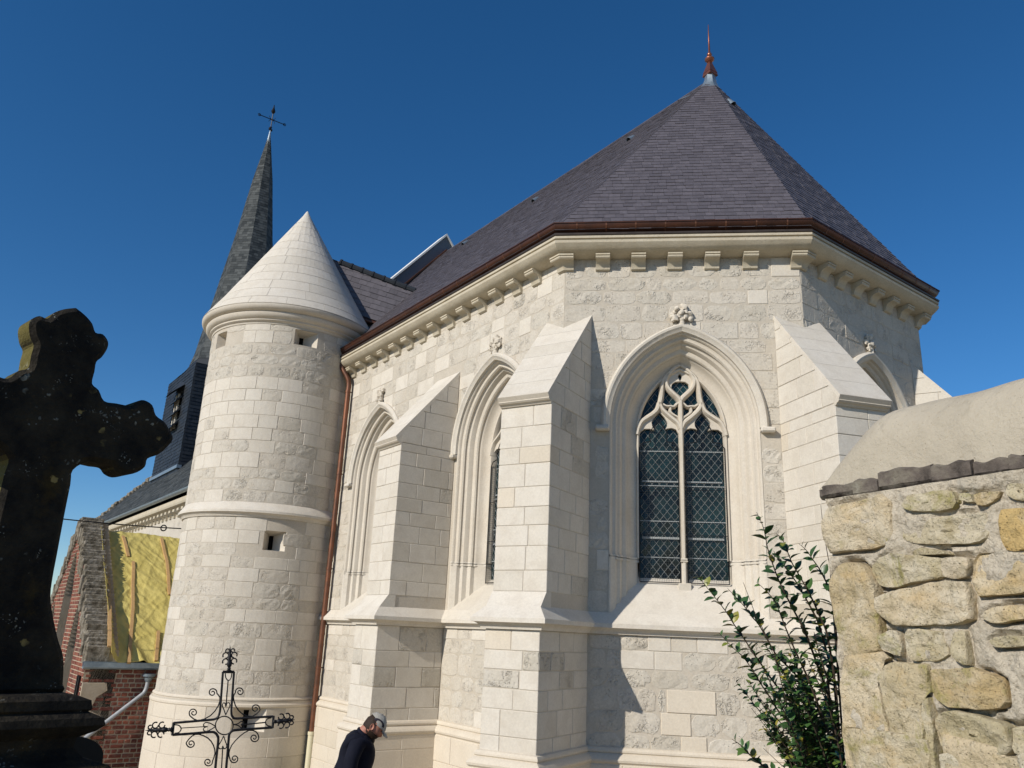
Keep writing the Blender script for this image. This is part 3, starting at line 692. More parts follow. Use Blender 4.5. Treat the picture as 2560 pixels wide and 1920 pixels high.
    for j in range(int(3.4/(DH/2))):
        for i in range(-7, 8):
            x = i*DW+(DW/2 if j % 2 else 0); z = GZ0+j*DH/2
            dm = [(x, z-DH/2+.006), (x+DW/2-.005, z), (x, z+DH/2-.006), (x-DW/2+.005, z)]
            dm = clip_half(dm, lambda p: p[1]-GZ0+.03); dm = clip_half(dm, lambda p: hwg-p[0]) if dm else dm; dm = clip_half(dm, lambda p: p[0]+hwg) if dm else dm
            if len(dm) < 3 or not in_arch(x, z, hwg+.04): continue
            tl = [random.uniform(-.0035, .0035) for _ in range(4)]
            VV = [fr(ac+p[0], -.508+tl[0]*(p[0]-x)/DW*2+tl[1]*(p[1]-z)/DH*2, p[1]) for p in dm]
            if detail > 1 and abs(x) > .05 and z < 2.75: mk('pane', VV, [tuple(range(len(VV)))], 'glass', w_); cnt += 1
            else: rest.add(VV, [tuple(range(len(VV)))])
            # lead strips on two upper edges of each diamond
            for sx in (1, -1):
                p0, p1 = Vector((x+sx*DW/2, z)), Vector((x, z+DH/2)); t = (p1-p0).normalized(); nn = Vector((-t.y, t.x))*.0036
                if not (in_arch(p0.x, p0.y, hwg) and in_arch(p1.x, p1.y, hwg)): continue
                lead.add([fr(ac+q.x, o, q.y) for q, o in ((p0-nn, -.509), (p0+nn, -.509), (p1+nn, -.509), (p1-nn, -.509), ((p0), -.5005), ((p1), -.5005))], [(0, 4, 5, 3), (4, 1, 2, 5)])
    rest.build('glass_quarries', 'glass', w_, None, 'stuff')
    for zb in (1.12, 1.62, 2.12, 2.62):
        for s_ in (-1, 1): lead.add(*[l for l in ([fr(ac+x, o, z) for x, o, z in ((s_*.03, -.497, zb-.006), (s_*hwg, -.497, zb-.006), (s_*hwg, -.497, zb+.006), (s_*.03, -.497, zb+.006))], [(0, 1, 2, 3)])])
    lead.build('lead_lattice', 'lead_came', w_, None, 'stuff')
    for zb, h_ in ((1.37, .03), (2.17, .02)):
        for s_ in (-1, 1): box(w_, fr, ac+min(s_*.05, s_*.56), ac+max(s_*.05, s_*.56), -.50, -.488, zb, zb+h_, 'lead_came', 'saddle_bar')
    # wire guards in front of the lights
    for s_ in (-1, 1):
        x0, x1, z0, z1 = .052, .598, .78, 2.74; g = MB()
        out_ = [(x0, z0), (x1, z0), (x1, z1-.09), (x1-.05, z1-.02), (x1-.14, z1), ((x0+x1)/2+.11, z1), ((x0+x1)/2+.13, z1+.12), ((x0+x1)/2, z1+.34), ((x0+x1)/2-.13, z1+.12), ((x0+x1)/2-.11, z1), (x0+.14, z1), (x0+.05, z1-.02), (x0, z1-.09)]
        fm = MB(); k = len(out_)
        for i in range(k):
            p, q = out_[i], out_[(i+1) % k]; fm.add(*tube([fr(ac+s_*p[0], -.405, p[1]), fr(ac+s_*q[0], -.405, q[1])], .0085, 4))
        for zz in (1.42, 2.05): fm.add(*tube([fr(ac+s_*x0, -.405, zz), fr(ac+s_*x1, -.405, zz)], .006, 4))
        gf = fm.build('guard_frame', 'iron', w_)
        st = .031; wd = .0013; z = z0+st
        while z < z1+.32:
            hw2 = (x1-x0)/2 if z < z1-.02 else max(0, .13*(1-max(0, z-z1-.1)/.24)); xm = (x0+x1)/2
            if hw2 > .02: g.add([fr(ac+s_*(xm-hw2), -.405, z-wd), fr(ac+s_*(xm+hw2), -.405, z-wd), fr(ac+s_*(xm+hw2), -.405, z+wd), fr(ac+s_*(xm-hw2), -.405, z+wd)], [(0, 1, 2, 3)])
            z += st
        x = x0+st
        while x < x1-.01:
            d = abs(x-(x0+x1)/2); zt2 = z1 if d > .12 else z1+.1+.24*(1-d/.13)
            g.add([fr(ac+s_*(x-wd), -.4055, z0), fr(ac+s_*(x+wd), -.4055, z0), fr(ac+s_*(x+wd), -.4055, zt2), fr(ac+s_*(x-wd), -.4055, zt2)], [(0, 1, 2, 3)]); x += st
        g.build('wire_mesh', 'mesh_wire', w_, None, 'stuff')
    return w_
window(FF, 1.697, 2); window(FS, -1.69); window(FS, -5.68); window(FG, 1.71)

# ------------------------------------------------------------------ roof
def mitre(P, fa, fb, d): m = (fa.n+fb.n)/(1+fa.n.dot(fb.n)); return P+m*d
DE, ZE, ZR = .27, 5.81, 10.95
v3 = lambda p, z: Vector((p.x, p.y, z+H))
E0 = v3(P1-uS*8.6+nS*DE, ZE); E1, E2, E3 = v3(mitre(P1, FS, FF, DE), ZE), v3(mitre(P2, FF, FG, DE), ZE), v3(mitre(P3, FG, FH, DE), ZE)
E4 = v3(mitre(P4, FH, wN, DE), ZE); E5 = v3(KM(-8.6-1.7+.0, -4.06-DE), ZE)
APX = v3(KM(1.25, 0), ZR); RW = v3(KM(-9.05-1.25, 0)+uS*1.25, ZR)
facets = {'S': [E0, E1, APX, RW], 'F': [E1, E2, APX], 'G': [E2, E3, APX], 'Hh': [E3, E4, APX], 'N': [E4, E5, RW, APX]}
def facet_sheet(b, P, drop=.02):
    n_ = (P[1]-P[0]).cross(P[2]-P[0]).normalized(); n_ = n_ if n_.z > 0 else -n_; b.add([p-n_*drop for p in P], [tuple(range(len(P)))])
rb = MB()
for P in facets.values(): facet_sheet(rb, P)
roof = rb.build('roof', 'slate_new', chancel)
def slates(P, ex, wr, emit, lift=.012, over=.05, seed=1):
    """lay slates on a planar facet; P[0]->P[1] is the eaves"""
    e = (P[1]-P[0]).normalized(); n_ = e.cross(P[2]-P[0]).normalized()
    if n_.z < 0: n_ = -n_
    up = n_.cross(e); up = up if up.z > 0 else -up; O_ = P[0]
    Q = [((p-O_).dot(e), (p-O_).dot(up)) for p in P]
    ar = sum(Q[i][0]*Q[(i+1) % len(Q)][1]-Q[(i+1) % len(Q)][0]*Q[i][1] for i in range(len(Q))); sg = 1 if ar > 0 else -1
    smin, smax, tmax = min(q[0] for q in Q)-over, max(q[0] for q in Q)+over, max(q[1] for q in Q)
    t = -over
    while t < tmax:
        s = smin-random.uniform(0, wr[1])
        while s < smax:
            w_ = random.uniform(*wr); r = [(s+.0015, t), (s+w_-.0015, t), (s+w_-.0015, t+ex*1.7), (s+.0015, t+ex*1.7)]
            j = random.uniform(-.006, .006); r[0] = (r[0][0], t+j); r[1] = (r[1][0], t+j+random.uniform(-.003, .003)); s += w_
            for i in range(len(Q)):
                a, b = Q[i], Q[(i+1) % len(Q)]
                if i == 0: continue
                r = clip_half(r, lambda p: sg*((b[0]-a[0])*(p[1]-a[1])-(b[1]-a[1])*(p[0]-a[0]))+.012)
                if len(r) < 3: break
            if len(r) < 3: continue
            lf = lift*random.uniform(.75, 1.25); k = len(r)
            hgt = lambda tt: lf*max(0, 1-(tt-t)/(ex*1.7))+.002
            V = [O_+e*p[0]+up*p[1]+n_*hgt(p[1]) for p in r]+[O_+e*p[0]+up*p[1]+n_*(hgt(p[1])-.007) for p in r]
            F = [tuple(range(k))]+[(i, (i+1) % k, k+(i+1) % k, k+i) for i in range(k)]
            emit(V, F, t)
        t += ex
rest = MB(); cnt = [0]
def emitF(V, F, t):
    if cnt[0] < 300: cnt[0] += 1; mk('slate', V, F, 'slate_new', roof)
    else: rest.add(V, F, random.random())
slates(facets['F'], .115, (.12, .2), emitF)
for k_ in ('S', 'G'): slates(facets[k_], .115, (.12, .2), lambda V, F, t: rest.add(V, F, random.random()))
# slates standing proud along the ridge
for i in range(90):
    k = 1.1-i*.115; a = v3(KM(k, .0), ZR); q = Vector((nS.x, nS.y, 0)); e = Vector((uS.x, uS.y, 0)); dn = (q*4.33+Vector((0, 0, -(ZR-ZE)))).normalized()
    j = random.uniform(0, .025); tp = a-dn*(.075+j)+Vector((0, 0, .014)); V = [tp-e*.085, tp+e*.085, tp+e*.085+dn*.25, tp-e*.085+dn*.25]; V += [v-Vector((0, 0, .008)) for v in V]
    rest.add(V, [(0, 1, 2, 3), (0, 1, 5, 4), (1, 2, 6, 5), (2, 3, 7, 6), (3, 0, 4, 7)], random.random())
rest.build('slate_courses', 'slate_new', roof, None, 'stuff')
def on_facet(p, P):
    n_ = (P[1]-P[0]).cross(P[2]-P[0]); d = ray(*p); c = Vector((0, 0, H)); return c+d*((P[0]-c).dot(n_)/d.dot(n_)), n_.normalized()
for p, k_ in (((1578, 348), 'S'), ((1339, 501), 'S'), ((1163, 609), 'S'), ((1826, 258), 'G')):
    c, n_ = on_facet(p, facets[k_]); n_ = n_ if n_.z > 0 else -n_; up = Vector((0, 0, 1)); up = (up-n_*up.dot(n_)).normalized(); e = up.cross(n_)
    V = []; F = []
    for i in range(9):
        g = pi*i/8; ex = e*cos(g)*.065+n_*sin(g)*.085
        V += [c+ex-up*.09, c+ex*.9-up*.09, c+ex*.45+up*.12+n_*.002]
    for i in range(8): q = i*3; F += [(q, q+3, q+5, q+2), (q, q+1, q+4, q+3), (q+1, q+2, q+5, q+4)]
    mk('roof_vent', V, F, 'zinc', roof, 40)
# finial: lead cap, copper base and spike
c = KM(1.25, 0); fin_cap = None
cap_b = [APX+(E-APX)*t for E, t in ((E1, .062), (E2, .062), (E3, .062), (E4, .062))]+[v3(KM(.95, -.33), ZR-.395), v3(KM(.45, -.10), ZR-.10), v3(KM(.45, .10), ZR-.10), v3(KM(.95, .33), ZR-.395)]
V = []; F = []
for t, zz in ((0, 0), (.3, .03), (.6, .06), (.85, .13), (.97, .25), (1., .40)):
    for p in cap_b:
        d = (p.xy-c); r = d.length; rr = r*(1-t)+.105*t; q = c+d/r*rr; z = p.z*(1-t)+(ZR+H-.20)*t+zz*.75; V.append((q.x, q.y, z+.018))
for i in range(5):
    for q in range(8): q2 = (q+1) % 8; F.append((i*8+q, i*8+q2, i*8+8+q2, i*8+8+q))
fin = mk('finial', V, F, 'zinc', chancel, 30)
ff = Fr(c, thF+rad(38))
def frustum(fr, r0, r1, z0, z1, mat, name, par):
    V = [fr(sx*r, sy*r, z) for r, z in ((r0, z0), (r1, z1)) for sx, sy in ((-1, -1), (1, -1), (1, 1), (-1, 1))]
    mk(name, V, [(0, 1, 5, 4), (1, 2, 6, 5), (2, 3, 7, 6), (3, 0, 4, 7), (4, 5, 6, 7), (3, 2, 1, 0)], mat, par)
frustum(ff, .110, .098, 11.03, 11.10, 'copper_bright', 'finial_base', fin); frustum(ff, .103, .030, 11.10, 11.37, 'copper_bright', 'finial_pyramid', fin)
V, F = lathe((c.x, c.y), [(.02, 11.36+H), (.05, 11.375+H), (.095, 11.42+H), (.10, 11.45+H), (.06, 11.485+H), (.02, 11.51+H), (.045, 11.53+H), (.052, 11.56+H), (.04, 11.59+H), (.022, 11.61+H), (.016, 11.9+H), (.006, 12.31+H), (.0, 12.32+H)], 16)
mk('finial_spike', V, F, 'copper_bright', fin, 50)
# west parapet with pale coping
mp = lambda k, m, z: v3(KM(k, m), z)
def raked(k0, k1, up0, up1, mat, name, par):
    pts = [(4.36, ZE+.02), (0, ZR+.02), (-4.36, ZE+.02)]; V = []
    for k in (k0, k1):
        for m, z in pts: V += [mp(k, m, z+up0), mp(k, m, z+up1)]
    F = []
    for q in (0, 2): F += [(q, q+2, q+3, q+1), (6+q, 6+q+1, 6+q+3, 6+q+2), (q+1, q+3, 6+q+3, 6+q+1), (q, 6+q, 6+q+2, q+2)]
    F += [(0, 1, 7, 6), (4, 10, 11, 5)]
    return mk(name, V, F, mat, par)
par = raked(-9.4, -8.98, -.3, .52, 'parapet_lead', 'parapet', chancel); raked(-9.45, -8.93, .525, .60, 'white_stone_coping', 'parapet_coping', par); raked(-8.975, -8.88, .0, .07, 'copper', 'flashing', par)
# little roof between turret and chancel
def px_dist(p, r): d = ray(*p); q = d*(r/math.hypot(d.x, d.y)); return Vector((q.x, q.y, q.z+H))
rA = on_facet((1038, 727), facets['S'])[0]; rB = px_dist((824, 646), 18.25); eB = px_dist((868, 779), 18.05)
nn_ = (rB-rA).cross(eB-rA); dd = ray(992, 818); c0_ = Vector((0, 0, H)); eA = c0_+dd*((rA-c0_).dot(nn_)/dd.dot(nn_))
sm = MB(); P_ = [eB, eA, rA, rB]; facet_sheet(sm, P_, .03); wx = Vector((-uS.x, -uS.y, 0))*2.0; facet_sheet(sm, [eA+wx, eB+wx, rB, rA], .03)
side_roof = sm.build('side_roof', 'slate_new', chancel); sm = MB(); slates(P_, .13, (.17, .24), lambda V, F, t: sm.add(V, F, random.random()), .02, .0); sm.build('slate_courses', 'slate_new', side_roof, None, 'stuff')
rl = (rB-rA).length; rd = (rB-rA).normalized()
for i in range(int(rl/.28)):
    a = rA+rd*(.28*i)+Vector((0, 0, .0)); V, F = tube([a, a+rd*.26], .075, 8); mk('ridge_tile', V, F, 'slate_dark', side_roof, 40); V, F = tube([a+rd*.235, a+rd*.275], .09, 8); mk('ridge_tile', V, F, 'slate_dark', side_roof, 40)
ed = (eA-eB).normalized(); back = Vector((-uS.x, -uS.y, 0))*.12; dn = Vector((0, 0, -.9))
mk('side_wall', [eB+back, eA+back+ed*.3, eA+back+ed*.3+dn, eB+back+dn], [(0, 1, 2, 3)], 'flashing_dark', side_roof)
V, F = tube([eB+Vector((0, 0, -.07)), eA+ed*.2+Vector((0, 0, -.07))], .05, 10); mk('side_gutter', V, F, 'gutter_copper', side_roof, 40)
# downpipe
a0 = px_plane((879, 955), FS, .11)[0]; a1 = px_plane((775, 1800), FS, .11)[0]; am = (a0+a1)/2; zb = px_plane((770, 1830), FS, .11)[1]
V, F = tube(smooth_path([FS(am-.16, .27, 5.83), FS(am-.16, .27, 5.62), FS(am-.13, .27, 5.48), FS(am-.02, .15, 5.22), FS(am, .11, 5.08), FS(am, .11, 4.9)], 5)+[FS(am, .11, zb)], .053, 12); pipe = mk('downpipe', V, F, 'copper', chancel, 40)
V, F = tube([FS(am, .11, zb+.03), FS(am, .11, -3.25)], .062, 12); mk('pipe_foot', V, F, 'pvc_cream', pipe, 40); V, F = tube([FS(am, .11, zb+.03), FS(am, .11, zb-.03)], .072, 12); mk('pipe_socket', V, F, 'pvc_cream', pipe, 40)
for z in (4.9, 3.1, 1.15, -.75):
    V, F = tube([FS(am, .11, z-.02), FS(am, .11, z+.02)], .061, 12); mk('pipe_clip', V, F, 'copper', pipe, 40); V, F = tube([FS(am, .0, z), FS(am, .06, z)], .008, 6); mk('pipe_bracket', V, F, 'iron', pipe)
# ================================================================== stair turret
TD, ZQ = 18.42, 1.; TC = Vector((TD*sin(rad(-16.39)), TD*cos(rad(-16.39)))); TR_ = 1.69; TA = math.atan2(-TC.y, -TC.x)
CY = Cyl(TC, TR_, TA)
def px_cyl(p, R):
    d = ray(*p); A = d.x*d.x+d.y*d.y; B = -2*(d.x*TC.x+d.y*TC.y); Cc = TC.length_squared-R*R; q = max(0, B*B-4*A*Cc); t = (-B-sqrt(q))/(2*A)
    X = d*t; g = math.atan2(X.y-TC.y, X.x-TC.x)-TA; g = (g+pi) % (2*pi)-pi; return g*TR_, X.z
turret = empty('stair_turret', (TC.x, TC.y, 0), 'round pale limestone stair turret with conical stone roof left of the apse', 'turret')
OPN = []
for p, w_, h_, rr in (((766, 846), .50, .34, 0), ((552, 850), .40, .34, 0), ((687, 1352), .43, .38, 0), ((622, 1800), .58, .42, .07)):
    a, z = px_cyl(p, TR_+rr); OPN.append((a-w_/2, a+w_/2, z-h_/2, z+h_/2, rr))
def in_open(a0, a1, z0, z1): return any(a1 > q[0] and a0 < q[1] and z1 > q[2] and z0 < q[3] for q in OPN)
AL = TR_*rad(112)
def drum(z0, z1, o, name):
    br = sorted(set([-AL+2*AL*i/72 for i in range(73)]+[x for q in OPN for x in q[:2]])); zr = sorted(set([z0, z1]+[z for q in OPN for z in q[2:4] if z0 < z < z1]))
    b = MB()
    for i in range(len(br)-1):
        for k in range(len(zr)-1):
            if in_open(br[i]+.001, br[i+1]-.001, zr[k]+.001, zr[k+1]-.001): continue
            b.add([CY(br[i], o, zr[k]), CY(br[i+1], o, zr[k]), CY(br[i+1], o, zr[k+1]), CY(br[i], o, zr[k+1])], [(0, 1, 2, 3)])
    b.add([CY(AL, o, z0), CY(-AL, o, z0), CY(-AL, o, z1), CY(AL, o, z1)], [(0, 1, 2, 3)])
    return b.build(name, 'mortar', turret, 40)
dr = drum(-1.36*ZQ, 6.2*ZQ, -.0045, 'drum'); pl = drum(-3.4, -1.36*ZQ, .066, 'plinth')
for (x0, x1, z0, z1, rr) in OPN:      # splayed loopholes
    xm, sl_ = (x0+x1)/2-.04, .055; d = -.34+rr; zi0, zi1 = z0+.03, z1-.07
    O1 = [CY(x0, rr-.004, z0), CY(x1, rr-.004, z0), CY(x1, rr-.004, z1), CY(x0, rr-.004, z1)]; I1 = [CY(xm-sl_, d, zi0), CY(xm+sl_, d, zi0), CY(xm+sl_, d, zi1), CY(xm-sl_, d, zi1)]
    mk('loophole', O1+I1, [(0, 1, 5, 4), (1, 2, 6, 5), (2, 3, 7, 6), (3, 0, 4, 7)], 'stone_carved', dr if rr == 0 else pl)
    mk('slit', [p+(p-Vector((0, 0, H))).normalized()*.03 for p in I1], [(0, 1, 2, 3)], 'dark_interior', dr if rr == 0 else pl)
def tpick(a, z):
    z = z/ZQ
    r = random.random()
    if z > 5.35: return 'rough' if r < .35 else ('old' if r < .75 else 'new')
    if z > 4.95: return 'rough' if r < .7 else 'old'
    if z > 3.9: return 'new' if r < .78 else 'old'
    if z > 2.3: return ('new' if r < .6 else 'old') if a > .75 else ('new' if r < .28 else ('rough' if r < .5 else 'old'))
    if z > .9: return 'new' if r < (.75 if a > .5 else .35) else 'old'
    return 'rough' if r < .2 else ('old' if r < .8 else 'new')
AV = TR_*rad(93)
for z0, z1 in ((-1.33*ZQ, 2.03*ZQ), (2.31*ZQ, 6.10*ZQ)):
    masonry(dr, CY, -AV, TR_*rad(84), z0, z1, (.22, .31), (.32, .62), tpick, curve=True, skip=lambda a, z: in_open(a-.22, a+.22, z-.13, z+.13))
masonry(pl, CY, -AV, TR_*rad(84), -3.35, -1.47*ZQ, (.30, .37), (.5, .85), lambda a, z: 'cream', name='plinth_block', curve=True, o=.07, skip=lambda a, z: in_open(a-.25, a+.25, z-.1, z+.1))
R = TR_
def lat(name, prof, mat='stone_new'): V, F = lathe(TC, [(r, z*ZQ+H) for r, z in prof], 96); mk(name, V, F, mat, turret, 30)
lat('string_course', [(R-.05, 2.34), (R, 2.315), (R+.11, 2.15), (R+.11, 2.105), (R+.075, 2.09), (R+.04, 2.06), (R+.025, 2.025), (R-.05, 2.025)])
lat('plinth_moulding', [(R-.05, -1.29), (R+.02, -1.30), (R+.045, -1.325), (R+.045, -1.345), (R+.03, -1.36), (R+.06, -1.385), (R+.085, -1.42), (R+.083, -1.455), (R+.07, -1.47), (R, -1.47)], 'stone_cream')
lat('cornice', [(R-.05, 6.09), (R+.012, 6.095), (R+.022, 6.13), (R+.06, 6.15), (R+.075, 6.165), (R+.072, 6.19), (R+.09, 6.20), (R+.13, 6.225), (R+.158, 6.265), (R+.165, 6.31), (R+.15, 6.335), (R+.20, 6.35), (R+.24, 6.375), (R+.268, 6.42), (R+.27, 6.455), (R+.25, 6.485), (R, 6.49)], 'stone_carved')
ZC0, ZC1 = 6.48, 9.73
def cone_r(z): return max(.0, (ZC1-z)/(ZC1-ZC0)*1.93+.03*max(0, 1-(z-ZC0)/.5))
class ConeFr:
    def __call__(s, a, o, z): g = TA+a/TR_; r = max(.004, cone_r(z)+o); return Vector((TC.x+r*cos(g), TC.y+r*sin(g), z+H))
cf = ConeFr(); V, F = lathe(TC, [(max(.003, cone_r(z)-.006), z+H) for z in (ZC0-.01, 6.6, 6.75, 6.98, 8, 9, ZC1-.01)], 64); cone = mk('cone_roof', V, F, 'mortar', turret, 40)
Z = [ZC0-.005, 6.68]+[6.68+.27*i for i in range(1, 10)]+[9.30]
for zi in range(len(Z)-1):
    za, zb = Z[zi]+.003, Z[zi+1]-.003; rm = cone_r((za+zb)/2); nb = max(5, int(2*pi*rm/.78)); st = random.uniform(0, 1)
    for i in range(nb):
        g0 = -pi+2*pi*(i+st)/nb; g0 = (g0+pi) % (2*pi)-pi; g1 = g0+2*pi/nb
        if g0 > rad(125) or g1 < rad(-125): continue
        j = .0025/rm; gstone(cone, cf, (g0+j)*TR_, (g1-j)*TR_, za, zb, 'stone_new', 0, 0, max(4, int(rm*(g1-g0)/.1)), 1, .004, 0, 0, .03, 'cone_stone', random.uniform(.0, .003))
V, F = lathe(TC, [(cone_r(9.303), 9.303+H), (.10, 9.56+H), (.03, 9.70+H), (.0, 9.735+H)], 32); mk('cone_cap', V, F, 'stone_new', cone, 40)

# ================================================================== nave and bell tower
nave = empty('nave', (KM(-21, 0).x, KM(-21, 0).y, 0), 'distant nave with old grey slate roof behind the yellow tarpaulin', 'church')
FN = Fr(KM(0, 4.4), thS)       # a = k
b = MB(); b.add([FN(-34, 0, -3.4), FN(-9, 0, -3.4), FN(-9, 0, 3.6), FN(-34, 0, 3.6)], [(0, 1, 2, 3)]); b.add([FN(-34, 0, -3.4), FN(-34, 0, 3.6), v3(KM(-34, 0), 9.0), v3(KM(-34, -4.4), 3.6), v3(KM(-34, -4.4), -3.4)], [(0, 1, 2, 3, 4)]); b.add([v3(KM(-9.2, 4.4), 3.6), v3(KM(-9.2, 0), 9.2), v3(KM(-9.2, -4.4), 3.6)], [(0, 1, 2)]); b.add([v3(KM(-34, -4.4), -3.4), v3(KM(-9, -4.4), -3.4), v3(KM(-9, -4.4), 3.6), v3(KM(-34, -4.4), 3.6)], [(0, 1, 2, 3)])
b.build('wall', 'stone_old', nave)
extr(nave, FN, [(0, 3.42), (.10, 3.43), (.26, 3.5), (.28, 3.56), (.28, 3.68), (0, 3.7)], -34, -9.2, 'cornice_stone', 'cornice')
for i in range(46): a = -9.6-.5*i; extr(nave, FN, [(0, 3.2), (.04, 3.2), (.08, 3.3), (.2, 3.34), (.2, 3.42), (0, 3.42)], a-.11, a+.11, 'cornice_stone', 'corbel')
V = []; F = []; 
for q in range(10): g = pi+pi*q/9; V += [FN(-34, .36+.09*cos(g), 3.86+.09*sin(g)), FN(-9.2, .36+.09*cos(g), 3.86+.09*sin(g))]
F = [(2*q, 2*q+1, 2*q+3, 2*q+2) for q in range(9)]; mk('gutter', V, F, 'zinc', nave, 40)
nz = lambda m: 3.82+(4.75-m)*1.1
PNv = [v3(KM(-34, 4.75), nz(4.75)), v3(KM(-9.3, 4.75), nz(4.75)), v3(KM(-9.3, 0), nz(0)), v3(KM(-34, 0), nz(0))]
b = MB(); facet_sheet(b, PNv); facet_sheet(b, [v3(KM(-9.3, -4.75), nz(4.75)), v3(KM(-34, -4.75), nz(4.75)), PNv[3], PNv[2]]); nr = b.build('roof', 'slate_dark', nave)
b = MB(); slates(PNv, .16, (.22, .34), lambda V, F, t: b.add(V, F, random.random()), .02); b.build('slate_courses', 'slate_weathered', nr, None, 'stuff')
b = MB()
for i in range(40):
    m = 4.95-i*.125; z = nz(m)+.05; fr = Fr(KM(-34.1, m), thS); cbox(b, fr, -.25, .30+random.uniform(-.05, .05), -.07, .07, z-.25, z+random.uniform(.06, .16), 'mossy_coping', .03)
b.build('verge_coping', 'mossy_coping', nave, None, 'stuff')

tw = empty('bell_tower', (KM(-28.2, 0).x, KM(-28.2, 0).y, 0), 'dark slate-clad bell tower with slender octagonal spire behind the turret', 'tower')
TWC = KM(-28.2, .05)+Vector((-.19, -.07)); hb = 2.38
def tq(sk, sm, h, z): q = TWC+uS*(sk*h)+nS*(sm*h); return v3(q, z)
zb0, zb1 = 4.0, 11.1; b = MB()
cs = [(-1, 1), (1, 1), (1, -1), (-1, -1)]
for i in range(4):
    p, q = cs[i], cs[(i+1) % 4]; b.add([tq(*p, hb, zb0), tq(*q, hb, zb0), tq(*q, hb-.05, zb1), tq(*p, hb-.05, zb1)], [(0, 1, 2, 3)])
tb = b.build('belfry', 'slate_dark', tw)
b = MB()
for i in (0, 1):
    p, q = cs[i], cs[(i+1) % 4]; slates([tq(*p, hb, zb0+1.), tq(*q, hb, zb0+1.), tq(*q, hb-.05, zb1), tq(*p, hb-.05, zb1)], .16, (.2, .3), lambda V, F, t: b.add(V, F, random.random()), .03, .0)
b.build('slate_courses', 'slate_dark', tb, None, 'stuff')
box(tb, Fr(TWC+nS*(hb-.02), thS), -hb-.06, hb+.06, -.1, .10, 6.28, 6.42, 'zinc', 'flashing')
FT = Fr(TWC+nS*(hb-.035), thS)
box(tb, FT, -.45, .95, -.05, .03, 8.35, 10.0, 'dark_interior', 'louvre_opening')
for i, z in enumerate((8.35, 8.95, 9.55)):
    extr(tb, FT, [(0, z+.36), (.30, z+.04), (.30, z-.04), (0, z+.24)], -.55, 1.05, 'slate_dark', 'louvre_board')
for s_ in (.05, .5): box(tb, FT, s_-.05, s_+.05, .02, .10, 8.35, 10.0, 'stone_old', 'louvre_post')
V = []
for i in range(9): x = -.65+1.85*i/8; e = abs(i-4)/4; V += [FT(x, .44, 10.02-.05*e), FT(.25+(x-.25)*.8, .01, 10.62-.25*e*e)]
mk('louvre_hood', V, [(2*i, 2*i+2, 2*i+3, 2*i+1) for i in range(8)], 'slate_dark', tb, 40)
SPR = [(11.06, 2.42), (11.4, 2.12), (11.8, 1.90), (12.4, 1.76), (15., 1.40), (16.4, 1.21), (19.1, .83), (22.4, .45), (25.0, .06), (25.4, .012)]
V = []; F = []; rings = []
for z, r in SPR:
    sqf = max(0, min(1, (11.9-z)/.8)); ring = []
    for q in range(8):
        g = pi/8+q*pi/4; x, y = cos(g), sin(g); m_ = max(abs(x), abs(y)); rr = r/cos(pi/8)*1.0
        sx, sy = (x/m_*r*.98, y/m_*r*.98); ring.append(v3(TWC+uS*(x*rr*(1-sqf)+sx*sqf)+nS*(y*rr*(1-sqf)+sy*sqf), z))
    rings.append(ring)
for ring in rings: V += ring
for i in range(len(rings)-1):
    for q in range(8): q2 = (q+1) % 8; F.append((i*8+q, i*8+q2, i*8+8+q2, i*8+8+q))
sp = mk('spire', V, F, 'slate_dark', tw)
b = MB()
for q in range(8):
    q2 = (q+1) % 8; mid = (rings[3][q]+rings[3][q2])/2-v3(TWC, 12.4); cam_v = Vector((-TWC.x, -TWC.y, 0))
    if mid.xy.dot(cam_v.xy) < 0: continue
    for i in range(2, 8):
        P = [rings[i][q2], rings[i][q], rings[i+1][q], rings[i+1][q2]]
        if ((P[1]-P[0]).cross(P[2]-P[0])).dot(mid) < 0: P = [rings[i][q], rings[i][q2], rings[i+1][q2], rings[i+1][q]]
        slates(P, .15, (.18, .30), lambda V, F, t: b.add(V, F, random.random()), .016, .0)
b.build('slate_courses', 'slate_weathered', sp, None, 'stuff')
V, F = lathe(TWC, [(.22, 23.9+H), (.05, 25.3+H), (.02, 25.5+H)], 8); mk('spire_cap', V, F, 'zinc', tw, 40)
cc = v3(TWC, 26.15); n3 = Vector((nS.x, nS.y, 0)); zv = Vector((0, 0, 1)); b = MB()
b.add(*tube([cc-zv*.8, cc+zv*.45], .028, 6)); b.add(*tube([cc-n3*.72, cc+n3*.72], .024, 6))
for s_ in (-1, 1): b.add(*tube([cc+n3*(.70*s_)+n3*cos(g)*.07+zv*sin(g)*.07 for g in [2*pi*i/10 for i in range(11)]], .018, 5))
for sx in (-1, 1):
    for sz in (-1, 1): b.add(*tube([cc+n3*(sx*.16*sin(g))+zv*(sz*.16*(1-cos(g))+.02*sz) for g in [pi/2*i/5 for i in range(6)]], .014, 5))
for i in range(4): b.add(*blob(cc+zv*(-.5-.05*i)+n3*random.uniform(-.05, .05), .07, 1, .4, i))
crs = b.build('weather_cross', 'iron', tw, 40); V, F = lathe((cc.x, cc.y), [(.02, cc.z+.36), (.06, cc.z+.40), (.115, cc.z+.52), (.09, cc.z+.6), (.05, cc.z+.72), (.035, cc.z+.8), (.02, cc.z+.93), (0, cc.z+.95)], 10); mk('cross_finial', V, F, 'iron', crs, 40)

